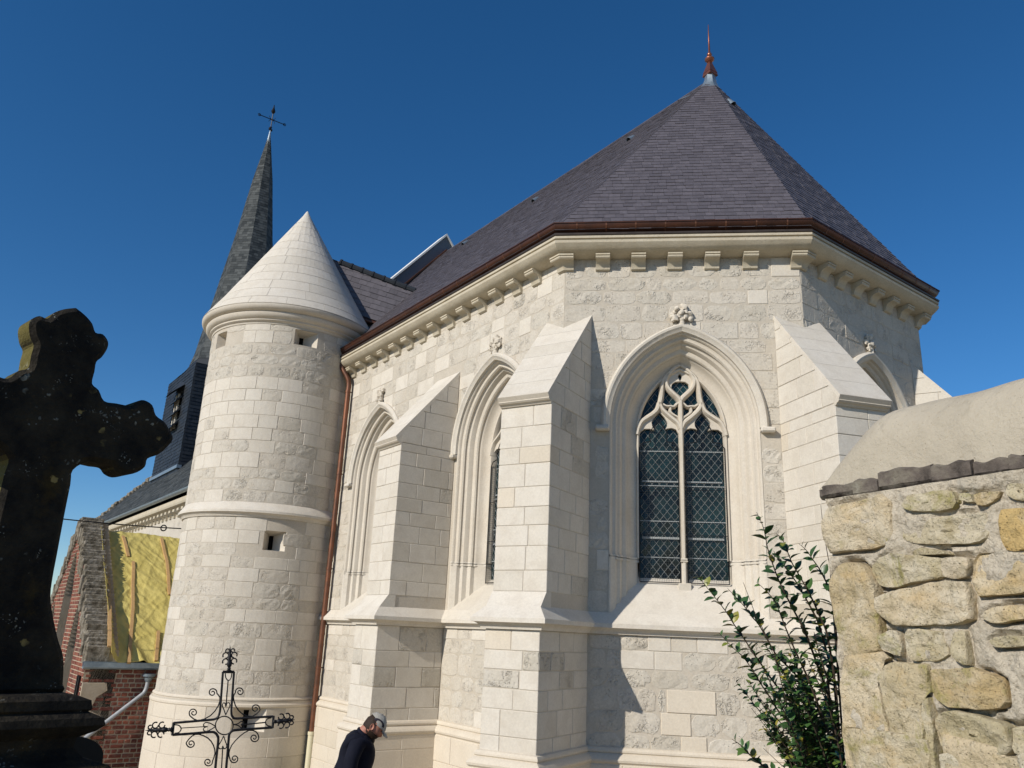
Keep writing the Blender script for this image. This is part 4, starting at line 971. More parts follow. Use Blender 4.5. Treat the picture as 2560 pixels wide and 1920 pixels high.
# ================================================================== brick chapel
KE, MS, ZEV, ZRG = -9.0, 7.71, -.95, 2.1
chp = empty('brick_chapel', (KM(-13, 6).x, KM(-13, 6).y, 0), 'red brick side chapel with mossy gable between stone cross and turret', 'chapel')
FE = Fr(KM(KE, MS), thS+pi/2); FGb = Fr(KM(KE-8, MS), thS)
ew = box(chp, FE, .0, 3.3, -.4, -.012, -3.4, ZEV+.02, 'brick_mortar', 'wall')
def plaster(a, z):
    t = (z+1.0)/-1.3
    return a < (.12 if z > -1.28 else .52 if z > -1.5 else .27 if z > -1.85 else .62 if z > -2.0 else .42)+.06*mnoise.noise(Vector((a*5, z*7, 0))) and z < -1.26
row = 0; z = ZEV-.10
while z > -3.3:
    a = -.02-random.uniform(0, .1)
    while a < 2.2:
        L = .245 if (row % 2 == 0) == (random.random() < .8) else .125; L *= random.uniform(.93, 1.05); x0, x1 = max(a, .004), a+L-.022
        if x1-x0 > .04 and not plaster((x0+x1)/2, z) and random.random() > .04:
            cbox(ew, FE, x0, x1, -.09, random.uniform(-.003, .009), z-.033+random.uniform(-.004, .004), z+.033, 'brick', .008, 'brick', .003)
        a += L
    z -= .0905; row += 1
V = []; F = []; 
pp = [(0, -1.27), (.46, -1.27), (.5, -1.42), (.32, -1.55), (.24, -1.8), (.5, -1.93), (.52, -2.05), (.3, -2.2), (.36, -2.4), (.42, -2.7), (.2, -2.8), (.3, -3.0), (0, -3.1)]
pstone(ew, FE, pp, 'brick_mortar', .018, .01, .03, 'render_patch')
# gable wall in strips round the blind lancets
LAN = [(4.0, -2.4, 1.55, .62), (2.1, -2.4, .35, .48), (5.9, -2.4, .35, .48)]
def g_top(a): return ZEV+(ZRG-ZEV)*(1-abs(a-4)/4)
gb = MB(); gm = MB(); z = -3.3; row = 0
while z < ZRG+.25:
    hal = 4*(1-(z-ZEV-.25)/(ZRG-ZEV)) if z > ZEV+.25 else 4.0
    lo, hi = 4-hal, 4+hal; cuts = [lo]
    if hi-lo < .1: break
    for ac, l0, l1, hw_ in sorted(LAN):
        if l0 < z < l1:
            t = (l1-z)/1.0; h_ = hw_*min(1, sqrt(max(0, t))) if t < 1 else hw_
            cuts += [max(lo, ac-h_), min(hi, ac+h_)]
    cuts.append(hi)
    for i in range(0, len(cuts)-1, 2):
        x0, x1 = cuts[i], cuts[i+1]
        if x1-x0 < .03: continue
        box(gm, FGb, x0, x1, -.60, 0, z-.045, z+.0452, 'brick_mortar', 'm')
        a = x0+.004
        while a < x1-.03:
            L = (.245 if row % 2 else .125); e = min(a+L-.02, x1-.003); box(gb, FGb, a, e, -.29, .008+random.uniform(0, .006), z-.034, z+.034, 'brick', 'b'); a += L
    z += .0905; row += 1
gw = gm.build('gable_wall', 'brick_mortar', chp); gb.build('brick_courses', 'brick', gw, None, 'stuff')
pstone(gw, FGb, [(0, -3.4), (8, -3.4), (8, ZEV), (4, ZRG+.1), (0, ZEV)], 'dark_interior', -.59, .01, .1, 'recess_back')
for a in (7.62, 7.8): extr(gw, FGb, [(.01, -1.15), (.05, -1.15), (.05, -1.55), (.01, -1.55)], a-.035, a+.035, 'iron', 'wall_anchor')
b = MB(); L = math.hypot(4, ZRG-ZEV)
for s_ in (-1, 1):
    for i in range(52):
        t = (i+.5)/52; a = 4+s_*4*(1-t); z = ZEV+.18+(ZRG-ZEV)*t+random.uniform(-.03, .05)
        cbox(b, FGb, a-.05, a+.05, -.46+random.uniform(-.03, .03), .05+random.uniform(-.05, .05), z-.28, z+.16, 'mossy_coping', .02)
b.build('gable_coping', 'mossy_coping', chp, None, 'stuff')
rf = [v3(KM(KE+.12, MS-.42), ZEV), v3(KM(KE+.12, 4.4), ZEV), v3(KM(KE-4, 4.4), ZRG-.03), v3(KM(KE-4, MS-.42), ZRG-.03)]
b = MB(); b.add(rf, [(0, 1, 2, 3)]); b.add([rf[3], rf[2], v3(KM(KE-8.1, 4.4), ZEV), v3(KM(KE-8.1, MS-.42), ZEV)], [(0, 1, 2, 3)]); b.build('roof', 'slate_dark', chp)
# gutter and slanting pipe on the brick wall
extr(chp, Fr(FE.P, FE.t), [(.0, -.86), (.0, -.97), (.03, -1.0), (.12, -1.0), (.15, -.97), (.15, -.87), (.135, -.87), (.13, -.96), (.02, -.96), (.02, -.86)], -.06, 2.6, 'zinc', 'gutter')
pa, pz = px_plane((372, 1692), FE, .12); qa, qz = px_plane((222, 1838), FE, .12)
V, F = tube(smooth_path([FE(pa, .12, pz+.02), FE(pa-.01, .12, pz-.22), FE(pa-.05, .12, pz-.33)], 4)+[FE(qa, .12, qz), FE(qa-.5, .12, qz-.44)], .042, 10); dp = mk('drainpipe', V, F, 'pvc_grey', chp, 40)
V, F = lathe(FE(pa, .12, 0).xy, [(.05, pz-.10+H), (.075, pz-.06+H), (.08, pz-.02+H), (.13, pz+.01+H), (.135, pz+.06+H), (.0, pz+.06+H)], 14); mk('hopper', V, F, 'zinc', dp, 40)

# ================================================================== tarpaulin on the chapel roof
e_m = Vector((-nS.x, -nS.y, 0)); sv = (rf[3]-rf[0]); SLn = sv.length; sv = sv.normalized(); tn = e_m.cross(sv).normalized(); tn = tn if tn.z > 0 else -tn
def tarp_pt(m, t):      # m metres from the gable parapet, t metres up the slope
    rg = lambda x, y, k: max(0, 1-abs(mnoise.noise(Vector((x, y, k))))*3.2)**2
    w_ = .05*mnoise.noise(Vector((m*1.6+t*.9, t*.5-m*.4, 3.)))+.022*rg(m*2.3+t*1.7, t*.45-m*.3, 7.)+.014*rg(m*3.4-t*1.6, t*.6+m*.6, 2.)+.012*rg(m*6+t*2.6, t*1.3, 11.)+.010*mnoise.noise(Vector((m*11, t*5, 1.)))
    fold = .05*math.exp(-((m-.42-.18*max(0, 1.2-t))/.09)**2)*max(0, 1.3-t)
    edge = .20*max(0, 1-m/.16)**1.2
    return rf[0]+e_m*m+sv*t+tn*(.06+w_+fold+edge)
V = []; F = []; nu, nvv = 110, 170
for j in range(nvv+1):
    for i in range(nu+1):
        m = -.02+3.0*(i/nu); t = .03+(SLn+.03)*j/nvv; V.append(tarp_pt(m, t))
for j in range(nvv):
    for i in range(nu): q = j*(nu+1)+i; F.append((q, q+1, q+nu+2, q+nu+1))
tarp = mk('tarpaulin', V, F, 'tarp', None, 180); tag(tarp, 'wrinkled yellow tarpaulin with wooden battens over the brick chapel roof', 'tarpaulin')
tarp.modifiers.new('thick', 'SOLIDIFY').thickness = .006
def on_tarp(p):
    d = ray(*p); c = Vector((0, 0, H)); X = c+d*((rf[0]+tn*.1-c).dot(tn)/d.dot(tn)); return (X-rf[0]).dot(e_m), (X-rf[0]).dot(sv)
for pts in ([(262, 1650), (268, 1560), (270, 1430), (262, 1348)], [(322, 1658), (332, 1520), (334, 1402)], [(322, 1388), (308, 1340)], [(424, 1488), (418, 1400), (403, 1347)], [(391, 1650), (396, 1578)]):
    mt = [on_tarp(p) for p in pts]; L = [tarp_pt(m, t)+tn*.022 for m, t in [(lambda a, b, k: (a[0]+(b[0]-a[0])*k/6, a[1]+(b[1]-a[1])*k/6))(mt[i], mt[i+1], k) for i in range(len(mt)-1) for k in range(6)]+[mt[-1]]]
    V = []; F = []
    for p in L: V += [p-e_m*.034-tn*.03, p+e_m*.034-tn*.03, p+e_m*.034+tn*.014, p-e_m*.034+tn*.014]
    for i in range(len(L)-1):
        for q in range(4): q2 = (q+1) % 4; F.append((4*i+q, 4*i+q2, 4*i+4+q2, 4*i+4+q))
    F += [(0, 1, 2, 3), tuple(4*(len(L)-1)+q for q in (3, 2, 1, 0))]; mk('batten', V, F, 'wood_batten', tarp)
# cable strung to the turret
a = px_depth((462, 1322), 17.6); b_ = px_depth((-260, 1238), 15.0); L = []
for i in range(25): t = i/24; p = a.lerp(b_, t); p.z -= .35*4*t*(1-t)*.25; L.append(p)
V, F = tube(L, .012, 6); cab = tag(mk('overhead_cable', V, F, 'iron', None, 40), 'thin black overhead cable running from the turret to the left', 'cable')
p = px_depth((409, 1320), 17.4); V, F = tube([p+Vector((cos(g)*.06, 0, sin(g)*.06)) for g in [2*pi*i/12 for i in range(13)]], .014, 6); mk('insulator', V, F, 'iron', cab, 40)
# ================================================================== dark stone cross, near left
CRN = rad(-42); cn = Vector((cos(CRN), sin(CRN))); ct = math.atan2(cn.x, -cn.y)
tipw = px_depth((194, 767), 2.4); FX = Fr(tipw.xy, ct)
cross_e = empty('stone_cross', (tipw.x-FX.n.x*.07, tipw.y-FX.n.y*.07, terrain(tipw.x, tipw.y)), 'weathered dark stone grave cross with trefoil ends and lichen spots on stepped pedestal', 'cross')
tr3 = lambda x, y: px_plane((x*460/1526, 740+y*500/1659), FX)
half = [tr3(*p) for p in ((645, 90), (720, 150), (780, 220), (808, 295), (870, 310), (912, 370), (905, 430), (860, 500), (815, 540), (800, 620), (780, 720), (835, 775), (880, 865), (980, 885), (1100, 905), (1150, 870), (1210, 858), (1280, 900), (1310, 985), (1380, 1040), (1430, 1120), (1450, 1185), (1400, 1250), (1330, 1310), (1240, 1345), (1220, 1410), (1150, 1460), (1050, 1480), (980, 1450), (940, 1400), (850, 1385), (740, 1370), (620, 1440), (600, 1560))]
half += [px_plane(p, FX) for p in ((165, 1290), (147, 1387), (137, 1440), (131, 1490), (137, 1540), (150, 1600), (164, 1650), (160, 1735))]
ax0 = half[0][0]; half = [(max(0, p[0]-ax0), p[1]) for p in half]
zbase = half[-1][1]
hs = [(p.x, p.y) for p in smooth_path([(x, z, 0) for x, z in half], 3)]
outl = hs+[(-x, z) for x, z in hs[::-1][:-1]]
from mathutils.geometry import tessellate_polygon
TH = .115
def ring_off(P, d):
    n_ = len(P); R = []
    for i in range(n_):
        a, b = Vector(P[i-1]), Vector(P[(i+1) % n_]); t = (b-a).normalized() if (b-a).length > 1e-6 else Vector((1, 0)); R.append((P[i][0]-t.y*d, P[i][1]+t.x*d))
    return R
ar = sum(outl[i][0]*outl[(i+1) % len(outl)][1]-outl[(i+1) % len(outl)][0]*outl[i][1] for i in range(len(outl))); sg = 1 if ar > 0 else -1
inn = ring_off(outl, .014*sg); k = len(outl)
V = [FX(ax0+x, 0, z) for x, z in inn]+[FX(ax0+x, -.014, z) for x, z in outl]+[FX(ax0+x, -TH+.014, z) for x, z in outl]+[FX(ax0+x, -TH, z) for x, z in inn]
T = tessellate_polygon([[Vector((x, z, 0)) for x, z in inn]]); F = [tuple(t) for t in T]+[tuple(3*k+i for i in t[::-1]) for t in T]
for r in range(3): F += [(r*k+i, r*k+(i+1) % k, (r+1)*k+(i+1) % k, (r+1)*k+i) for i in range(k)]
mk('cross_body', V, F, 'lichen_stone', cross_e)
FXc = FX.shift(ax0, -TH/2)
def pt_r(p): return px_plane(p, FX)[0]-ax0, px_plane(p, FX)[1]
hw0 = half[-1][0]
def mould(prof, name):
    """square-plan moulding: (half width, z)"""
    V = []; F = []; k = len(prof)
    for sx, sy in ((-1, 1), (1, 1), (1, -1), (-1, -1)):
        for r, z in prof: V.append(FXc(sx*r, sy*r*.82, z))
    for i in range(4):
        j = (i+1) % 4
        for q in range(k-1): F.append((i*k+q, j*k+q, j*k+q+1, i*k+q+1))
    F += [tuple(i*k+k-1 for i in range(4)), tuple(i*k for i in (3, 2, 1, 0))]
    return mk(name, V, F, 'lichen_stone', cross_e, 35)
z0 = zbase; s_ = 2.4/2.2
mould([(hw0+.0, z0+.004), (hw0+.03, z0-.008), (hw0+.035, z0-.030), (hw0+.028, z0-.036), (hw0+.06, z0-.05), (hw0+.066, z0-.068), (hw0+.05, z0-.083), (hw0+.015, z0-.10), (hw0+.012, z0-.125), (hw0+.035, z0-.15), (hw0+.085, z0-.165), (hw0+.092, z0-.172), (hw0+.09, z0-.19)], 'base_moulding')
mould([(hw0+.13, z0-.19), (hw0+.135, z0-.20), (hw0+.135, z0-.222), (hw0+.125, z0-.24), (hw0+.12, z0-.75), (hw0+.15, z0-.8), (hw0+.15, terrain(0, 0)-H-.1)][::1], 'pedestal')
# low black headstone behind it
hp_ = px_depth((226, 1900), 3.1); FHd = Fr(hp_.xy, ct); prof = [(-.30, -1.72), (.30, -1.72)]+[(.30*cos(g) if 0 else .30*(abs(cos(g))**.5)*(1 if cos(g) > 0 else -1), 0+.09*sin(g)) for g in [pi*i/16 for i in range(17)]]
zt_ = px_plane((214, 1840), FHd)[1]-.075
pr2 = [(x-.275, z+zt_ if z > -1 else z) for x, z in prof]; k = len(pr2); V = [FHd(a, .05, z) for a, z in pr2]+[FHd(a, -.05, z) for a, z in pr2]
hd = mk('headstone', V, [tuple(range(k)), tuple(range(2*k-1, k-1, -1))]+[(i, k+i, k+(i+1) % k, (i+1) % k) for i in range(k)], 'headstone_dark'); tag(hd, 'low black round-topped headstone beside the dark stone cross pedestal', 'headstone')

# ================================================================== wrought iron cross
c0 = px_depth((562, 1814), 5.0); view = Vector((c0.x, c0.y, 0)).normalized(); FI = Fr(c0.xy, math.atan2(-view.x, view.y)+rad(2)+0*pi)
icz = terrain(c0.x, c0.y)
icx = empty('iron_cross', (c0.x, c0.y, icz), 'black wrought iron grave cross with scrolls leaning in front of the turret', 'cross')
def ip(x, y, o=0.): a, z = px_plane((350+x*450/2196, 1580+y*340/1659), FI); return FI(a, o, z)
def bar(name, pts, r, n_=6, sm=0, o=0., sq=False):
    P = [ip(*p, o) for p in pts]; P = smooth_path(P, sm) if sm else P; V, F = tube(P, r, n_); mk(name, V, F, 'black_iron', icx, 40 if n_ > 4 else None)
for pts in ([(1012, 485), (1000, 650), (985, 850), (976, 960), (955, 1030), (915, 1062), (850, 1072), (700, 1085), (408, 1110)], [(1147, 485), (1135, 650), (1121, 850), (1115, 985), (1130, 1035), (1165, 1055), (1300, 1048), (1627, 1030)],
            [(397, 1255), (640, 1238), (860, 1220), (915, 1230), (945, 1265), (955, 1320), (935, 1500), (918, 1680), (880, 2200), (850, 2600)], [(1618, 1165), (1400, 1180), (1180, 1195), (1120, 1212), (1090, 1250), (1082, 1310), (1066, 1500), (1050, 1680), (1010, 2200), (975, 2600)]):
    bar('frame_bar', pts, .0078, 6, 4)
for pts in ([(1008, 487), (1152, 487)], [(412, 1102), (394, 1262)], [(1630, 1022), (1617, 1170)]): bar('end_bar', pts, .0088)
bar('ring', [(1028+108*cos(g), 1140+112*sin(g)) for g in [2*pi*i/28 for i in range(29)]], .0042)
for pts in ([(1075, 590), (1050, 905)], [(500, 1172), (825, 1152)], [(1240, 1132), (1540, 1102)], [(1010, 1390), (970, 2100), (925, 2600)]): bar('rod', pts, .0042 if pts[0][0] > 900 else .0028)
for pts in ([(1040, 505), (1048, 560), (1080, 592), (1110, 560), (1120, 505)], [(425, 1132), (475, 1140), (502, 1180), (475, 1225), (420, 1236)], [(1602, 1048), (1555, 1060), (1530, 1102), (1555, 1140), (1598, 1150)]): bar('half_round', pts, .0038, 6, 5)
for pts in ([(1045, 1012), (1025, 950), (1005, 900), (1015, 868), (1038, 872), (1048, 910), (1062, 870), (1088, 866), (1096, 900), (1072, 955), (1045, 1012)], [(922, 1152), (860, 1115), (800, 1105), (775, 1130), (785, 1152), (815, 1156), (780, 1170), (775, 1195), (805, 1212), (860, 1192), (922, 1152)],
            [(1020, 1268), (990, 1330), (958, 1390), (970, 1422), (1000, 1420), (1010, 1392), (1022, 1420), (1045, 1418), (1058, 1385), (1040, 1330), (1020, 1268)], [(1140, 1128), (1190, 1120), (1235, 1090), (1262, 1098), (1255, 1122), (1232, 1130), (1262, 1150), (1268, 1172), (1240, 1172), (1195, 1140), (1140, 1128)]): bar('heart', pts, .0036, 6, 4)
def spiral(c, r, a0, d, turns=1.5):
    n_ = 18; return [(c[0]+r*(1-.82*i/n_)*cos(a0+d*turns*2*pi*i/n_), c[1]+r*(1-.82*i/n_)*sin(a0+d*turns*2*pi*i/n_)) for i in range(n_+1)]
for c1, a1, d1, mid, c2, a2, d2 in (((885, 740), 0.2, -1, [(975, 800), (955, 900), (860, 1020), (710, 1082)], (652, 985), 2.2, 1), ((1218, 730), pi-.2, 1, [(1140, 790), (1165, 900), (1250, 1000), (1370, 1030)], (1408, 935), .5, -1),
        ((622, 1360), pi+.3, -1, [(640, 1265), (720, 1248), (830, 1295), (895, 1380), (915, 1480)], (830, 1585), -.2, 1), ((1393, 1290), -.2, 1, [(1420, 1220), (1330, 1200), (1220, 1270), (1120, 1380), (1085, 1480)], (1152, 1545), pi, -1)):
    bar('scroll', spiral(c1, 56, a1, d1)[::-1]+mid+spiral(c2, 56, a2, d2), .0038, 6, 2)
for base, tip, cen in (((1085, 480), (1100, 168), (1097, 308)), ((392, 1190), (62, 1200), (207, 1194)), ((1625, 1096), (1890, 1070), (1770, 1082))):
    B, T, C_ = ip(*base), ip(*tip), ip(*cen); d = (T-B).normalized(); L = (T-B).length; side = Vector((d.z, 0, -d.x)); side = (Vector((FI.u.x, FI.u.y, 0))*d.z-Vector((0, 0, 1))*d.dot(Vector((FI.u.x, FI.u.y, 0)))).normalized()
    pts = [B+d*(L*f) for f in (0, .04, .08, .10, .16, .22, .30, .36, .42, .60, .62, .78, 1.0)]; V, F = tube(pts, [.014, .016, .008, .013, .009, .014, .016, .012, .009, .012, .010, .007, .001], 8); fo = mk('spike', V, F, 'black_iron', icx, 40)
    b = MB()
    for s_ in (-1, 1):
        for off, rr, a0 in ((-.025, .017, 0), (.012, .017, 0), (.040, .011, 0)):
            cc_ = C_+side*(s_*(.026 if off < .04 else .016))+d*off; b.add(*tube([cc_+side*(s_*rr*cos(g))+d*(rr*sin(g)) for g in [2*pi*.85*i/10-.6 for i in range(11)]], .0045, 5)); b.add(*tube([C_+d*(off-.03), cc_-side*(s_*rr)], .004, 5))
    b.build('leaf_scroll', 'black_iron', fo, 40)
pf = ip(905, 2600); fB = Fr(pf.xy, FI.t); cbox(icx, fB, -.2, .2, -.14, .14, icz-H-.02, max(pf.z-H+.05, icz-H+.2), 'lichen_stone', .02, 'stone_base')
# ================================================================== rubble wall, near right
wa = px_depth((2035, 1253), 3.4); wb = px_depth((2560, 1171), 3.4/1.28)
FW_ = Fr(wa.xy, math.atan2(wb.y-wa.y, wb.x-wa.x)); WLEN, WTH = 2.6, .50
rw = empty('rubble_wall', (*FW_(WLEN/2, -WTH/2, 0).xy, terrain(wa.x, wa.y)), 'rough honey-coloured rubble stone wall with rounded mortar coping, near right', 'wall')
ZL = .595; ZG = terrain(0, 0)-H-.05
def wn(a, z): return .016*mnoise.noise(Vector((a*4.5, z*4.5, 0)))+.012*mnoise.noise(Vector((a*14, z*14, 5)))+.006*mnoise.noise(Vector((a*40, z*40, 9)))-.008
def rubble(pts, h, name='rubble_stone', wrap=None, seed=0):
    """rounded irregular stone from an (a, z) outline, bulging h out of the wall"""
    R = []
    for i in range(len(pts)):
        p, q = Vector(pts[i]), Vector(pts[(i+1) % len(pts)]); m = max(1, int((q-p).length/.018))
        for k in range(m): R.append(p.lerp(q, k/m))
    R = [R[i]*.7+(R[i-1]+R[(i+1) % len(R)])*.15 for i in range(len(R))]
    c = sum(R, Vector((0, 0)))/len(R); R = [c+(p-c)*1.035 for p in R]; tx, tz = random.uniform(-.09, .09), random.uniform(-.12, .12); n_ = len(R); V = []; F = []; sd = random.uniform(0, 50)
    lev = [(1.0, -.06/h), (1.0, .25), (.99, .70), (.965, .93), (.91, 1.0), (.80, 1.0), (.68, 1.0), (.56, 1.0), (.44, 1.0), (.32, 1.0), (.16, 1.0)]
    for s_, f in lev:
        for p in R:
            q = c+(p-c)*s_; q = q+Vector((mnoise.noise(Vector((p.x*22, p.y*22, sd))), mnoise.noise(Vector((p.x*22, p.y*22, sd+9)))))*(.006 if s_ > .9 else .003)
            st = q.y*17+q.x*3*tx*8+mnoise.noise(Vector((q.x*5, q.y*5, sd)))*1.6; nz_ = mnoise.noise(Vector((q.x*7+sd, q.y*9, sd)))*.013+mnoise.noise(Vector((q.x*3+sd, st, sd)))*.009+mnoise.noise(Vector((q.x*26+sd, q.y*34, sd)))*.007+tx*(q.x-c.x)*.5+tz*(q.y-c.y)*.5 if s_ < .98 else 0
            V.append(FW_(q.x, h*f+(nz_ if f > .5 else 0)-.008, q.y))
    V.append(FW_(c.x, h*1.02, c.y)); m = len(lev)
    for r in range(m-1): F += [(r*n_+i, r*n_+(i+1) % n_, (r+1)*n_+(i+1) % n_, (r+1)*n_+i) for i in range(n_)]
    F += [((m-1)*n_+i, (m-1)*n_+(i+1) % n_, m*n_) for i in range(n_)]
    return mk(name, V, F, 'rubble_stone', core, 40)
TA_ = lambda x, y: px_plane((2020+x*540/2212, 1200+y*540/2212), FW_)
ST = [[(175, 430), (215, 300), (330, 250), (560, 215), (760, 150), (850, 220), (870, 420), (850, 640), (700, 690), (420, 720), (240, 750), (185, 600)],
 [(1060, 160), (1330, 115), (1500, 120), (1540, 230), (1500, 290), (1330, 330), (1100, 330), (990, 270)], [(1550, 130), (1700, 140), (1720, 240), (1560, 230)], [(1720, 150), (2020, 100), (2000, 180), (1870, 270), (1760, 275)], [(2040, 50), (2300, 20), (2300, 220), (2130, 210), (2040, 130)],
 [(980, 470), (1180, 440), (1330, 380), (1850, 330), (1880, 540), (1780, 640), (1560, 650), (1300, 650), (1080, 640), (980, 600)], [(1990, 310), (2212, 280), (2420, 300), (2420, 700), (2060, 720), (1990, 560)],
 [(690, 880), (760, 800), (900, 750), (1080, 770), (1390, 800), (1390, 1000), (1200, 1040), (900, 1100), (770, 1090), (690, 950)], [(1400, 800), (1660, 790), (1680, 900), (1650, 1000), (1560, 1010), (1400, 1000), (1380, 930)], [(1100, 740), (1200, 700), (1400, 710), (1440, 760), (1300, 770), (1110, 780)],
 [(1700, 860), (1760, 750), (2212, 740), (2500, 760), (2500, 1130), (1900, 1180), (1760, 1200), (1690, 1050)], [(265, 1050), (310, 930), (400, 850), (530, 850), (650, 960), (710, 1090), (720, 1300), (740, 1500), (745, 1735), (600, 1765), (390, 1795), (380, 1705), (330, 1575), (290, 1400), (265, 1200)],
 [(755, 1210), (870, 1160), (1100, 1100), (1400, 1040), (1620, 1050), (1680, 1180), (1690, 1420), (1560, 1480), (1200, 1500), (950, 1490), (830, 1420), (760, 1330)], [(1780, 1400), (1850, 1340), (2040, 1280), (2350, 1290), (2350, 1420), (1900, 1470)]]
SB = [[(750, 130), (880, 60), (970, 90), (985, 250), (960, 340), (850, 290), (760, 250)], [(1010, 130), (1060, 40), (1400, 70), (1420, 170), (1470, 330), (1300, 390), (1080, 370), (1010, 240)], [(1500, 90), (1640, 70), (1650, 220), (1690, 440), (1560, 390), (1500, 280)],
 [(400, 340), (560, 300), (760, 300), (830, 370), (720, 420), (710, 560), (740, 720), (800, 930), (830, 1000), (850, 1300), (880, 1700), (430, 1700), (400, 1300), (365, 1100), (370, 950), (360, 600), (380, 480)],
 [(770, 470), (860, 410), (1250, 420), (1260, 600), (1270, 720), (1170, 735), (1175, 900), (1200, 1050), (1210, 1300), (1220, 1700), (900, 1700), (865, 1200), (840, 960), (790, 780), (760, 600)], [(1270, 470), (1700, 450), (1900, 520), (2010, 580), (2050, 800), (1990, 860), (1850, 880), (1450, 850), (1300, 740)],
 [(1330, 960), (1420, 890), (1560, 880), (2000, 1010), (2090, 1050), (2100, 1300), (2060, 1340), (1800, 1320), (1560, 1280), (1390, 1250), (1350, 1120)], [(1370, 1330), (1600, 1300), (1650, 1400), (1650, 1700), (1370, 1700)], [(1880, 170), (1960, 120), (2350, 130), (2350, 220), (1950, 250)], [(2110, 1060), (2400, 1010), (2400, 1400), (2120, 1330)], [(1660, 1420), (1900, 1340), (2090, 1360), (2400, 1420), (2400, 1700), (1660, 1700)],
 [(1180, 760), (1255, 760), (1290, 1000), (1330, 1400), (1340, 1700), (1250, 1700), (1215, 1300), (1225, 1100), (1185, 900)]]
POLY = [[TA_(*p) for p in q] for q in ST]+[[TA_(x, y+1475) for x, y in q] for q in SB]
import numpy as np
def densify(P): return [(c_[0]+(p[0]-c_[0])*1.035, c_[1]+(p[1]-c_[1])*1.035) for c_ in [(sum(q[0] for q in P)/len(P), sum(q[1] for q in P)/len(P))] for p in P]
SEG = np.array([(*Q[i], *Q[(i+1) % len(Q)]) for Q in map(densify, POLY) for i in range(len(Q))])
def edge(z): return .055+.02*mnoise.noise(Vector((z*4, 3, 0)))+.035*max(0, -z)*.6
nu, nv = 230, 190; GA = []; V = []; F = []
for j in range(nv+1):
    z = ZG+(ZL-ZG)*(j/nv)
    for i in range(nu+1): f = (i/nu)**1.35; GA.append((edge(z)+.012+(WLEN-edge(z))*f, z))
G = np.array(GA); dmin = np.full(len(G), 9.)
for x0, z0, x1, z1 in SEG:
    d = np.array((x1-x0, z1-z0)); L2 = d@d+1e-9; t = np.clip(((G-(x0, z0))@d)/L2, 0, 1); q = G-(np.array((x0, z0))+t[:, None]*d); dmin = np.minimum(dmin, np.hypot(q[:, 0], q[:, 1]))
for k_, (a, z) in enumerate(GA):
    msk = max(0, min(1, (mnoise.noise(Vector((a*3.1, z*3.1, 20)))+.28)*2.6)); dip = .045*max(0, 1-dmin[k_]/.016)*msk
    V.append(FW_(a, wn(a, z)+.010-dip-(.05 if k_ % (nu+1) == 0 else 0), z))
for j in range(nv):
    for i in range(nu): q = j*(nu+1)+i; F.append((q, q+1, q+nu+2, q+nu+1))
mb = MB(); mb.add(V, F); mb.add([FW_(.07, -.05, ZG), FW_(.07, -WTH, ZG), FW_(.07, -WTH, ZL), FW_(.07, -.05, ZL)], [(0, 1, 2, 3)]); mb.add([FW_(.07, -WTH, ZG), FW_(WLEN, -WTH, ZG), FW_(WLEN, -WTH, ZL), FW_(.07, -WTH, ZL)], [(0, 1, 2, 3)]); mb.add([FW_(WLEN, 0, ZG), FW_(WLEN, -WTH, ZG), FW_(WLEN, -WTH, ZL), FW_(WLEN, 0, ZL)], [(0, 1, 2, 3)])
core = mb.build('mortar_core', 'rubble_mortar', rw, 60)
for i, P_s in enumerate(POLY): rubble(P_s, random.uniform(.014, .030)*(1.4 if i in (7, 12) else 1))
for r_ in range(9):     # the rest of the wall, out of the photograph
    z = .42-.22*r_
    a = .98+random.uniform(-.05, .05) if z > -.45 else .10
    while a < WLEN-.15:
        w_ = random.uniform(.2, .38); j = lambda: random.uniform(-.02, .02)
        if not (a < .95 and z > -.42): rubble([(a+j(), z+j()), (a+w_*.5, z-.01+j()), (a+w_-.03+j(), z+j()), (a+w_-.03+j(), z+.19+j()), (a+w_*.5, z+.2+j()), (a+j(), z+.19+j())], random.uniform(.02, .04))
        a += w_
# coping: row of dark edging slabs and rounded mortar above
cuts = [-.005, .195, .315, .545, .70, .83, 1.05, 1.3, 1.6, 1.95, 2.3, 2.62]
for i in range(len(cuts)-1):
    V = []; F = []; a0, a1 = cuts[i]+.002, cuts[i+1]-.003; zb_ = ZL+random.uniform(-.006, .014); ns = 11; th_ = random.uniform(.052, .074); ou = random.uniform(-.018, .006)
    for q in range(ns+1):
        a = a0+(a1-a0)*q/ns; fo = ou+.010*mnoise.noise(Vector((a*13, i, 7)))-(.0 if a > .04 else (.04-a)*.6)-.02*max(0, mnoise.noise(Vector((a*9, i, 2)))); zt = zb_+th_+.012*mnoise.noise(Vector((a*21, i, 3)))+.012*mnoise.noise(Vector((a*9, 0, 0)))
        V += [FW_(a, fo-.012, zb_+.010*mnoise.noise(Vector((a*15, i, 5)))), FW_(a, fo, zb_+.012), FW_(a, fo, zt-.01), FW_(a, fo-.02, zt), FW_(a, -WTH-.06, zt), FW_(a, -WTH-.06, zb_)]
    for q in range(ns): F += [(q*6+k, q*6+6+k, q*6+6+(k+1) % 6, q*6+(k+1) % 6) for k in range(6)]
    F += [tuple(range(5, -1, -1)), tuple(ns*6+k for k in range(6))]; mk('coping_slab', V, F, 'coping_slab', rw)
V = []; F = []; nu, ns = 60, 20
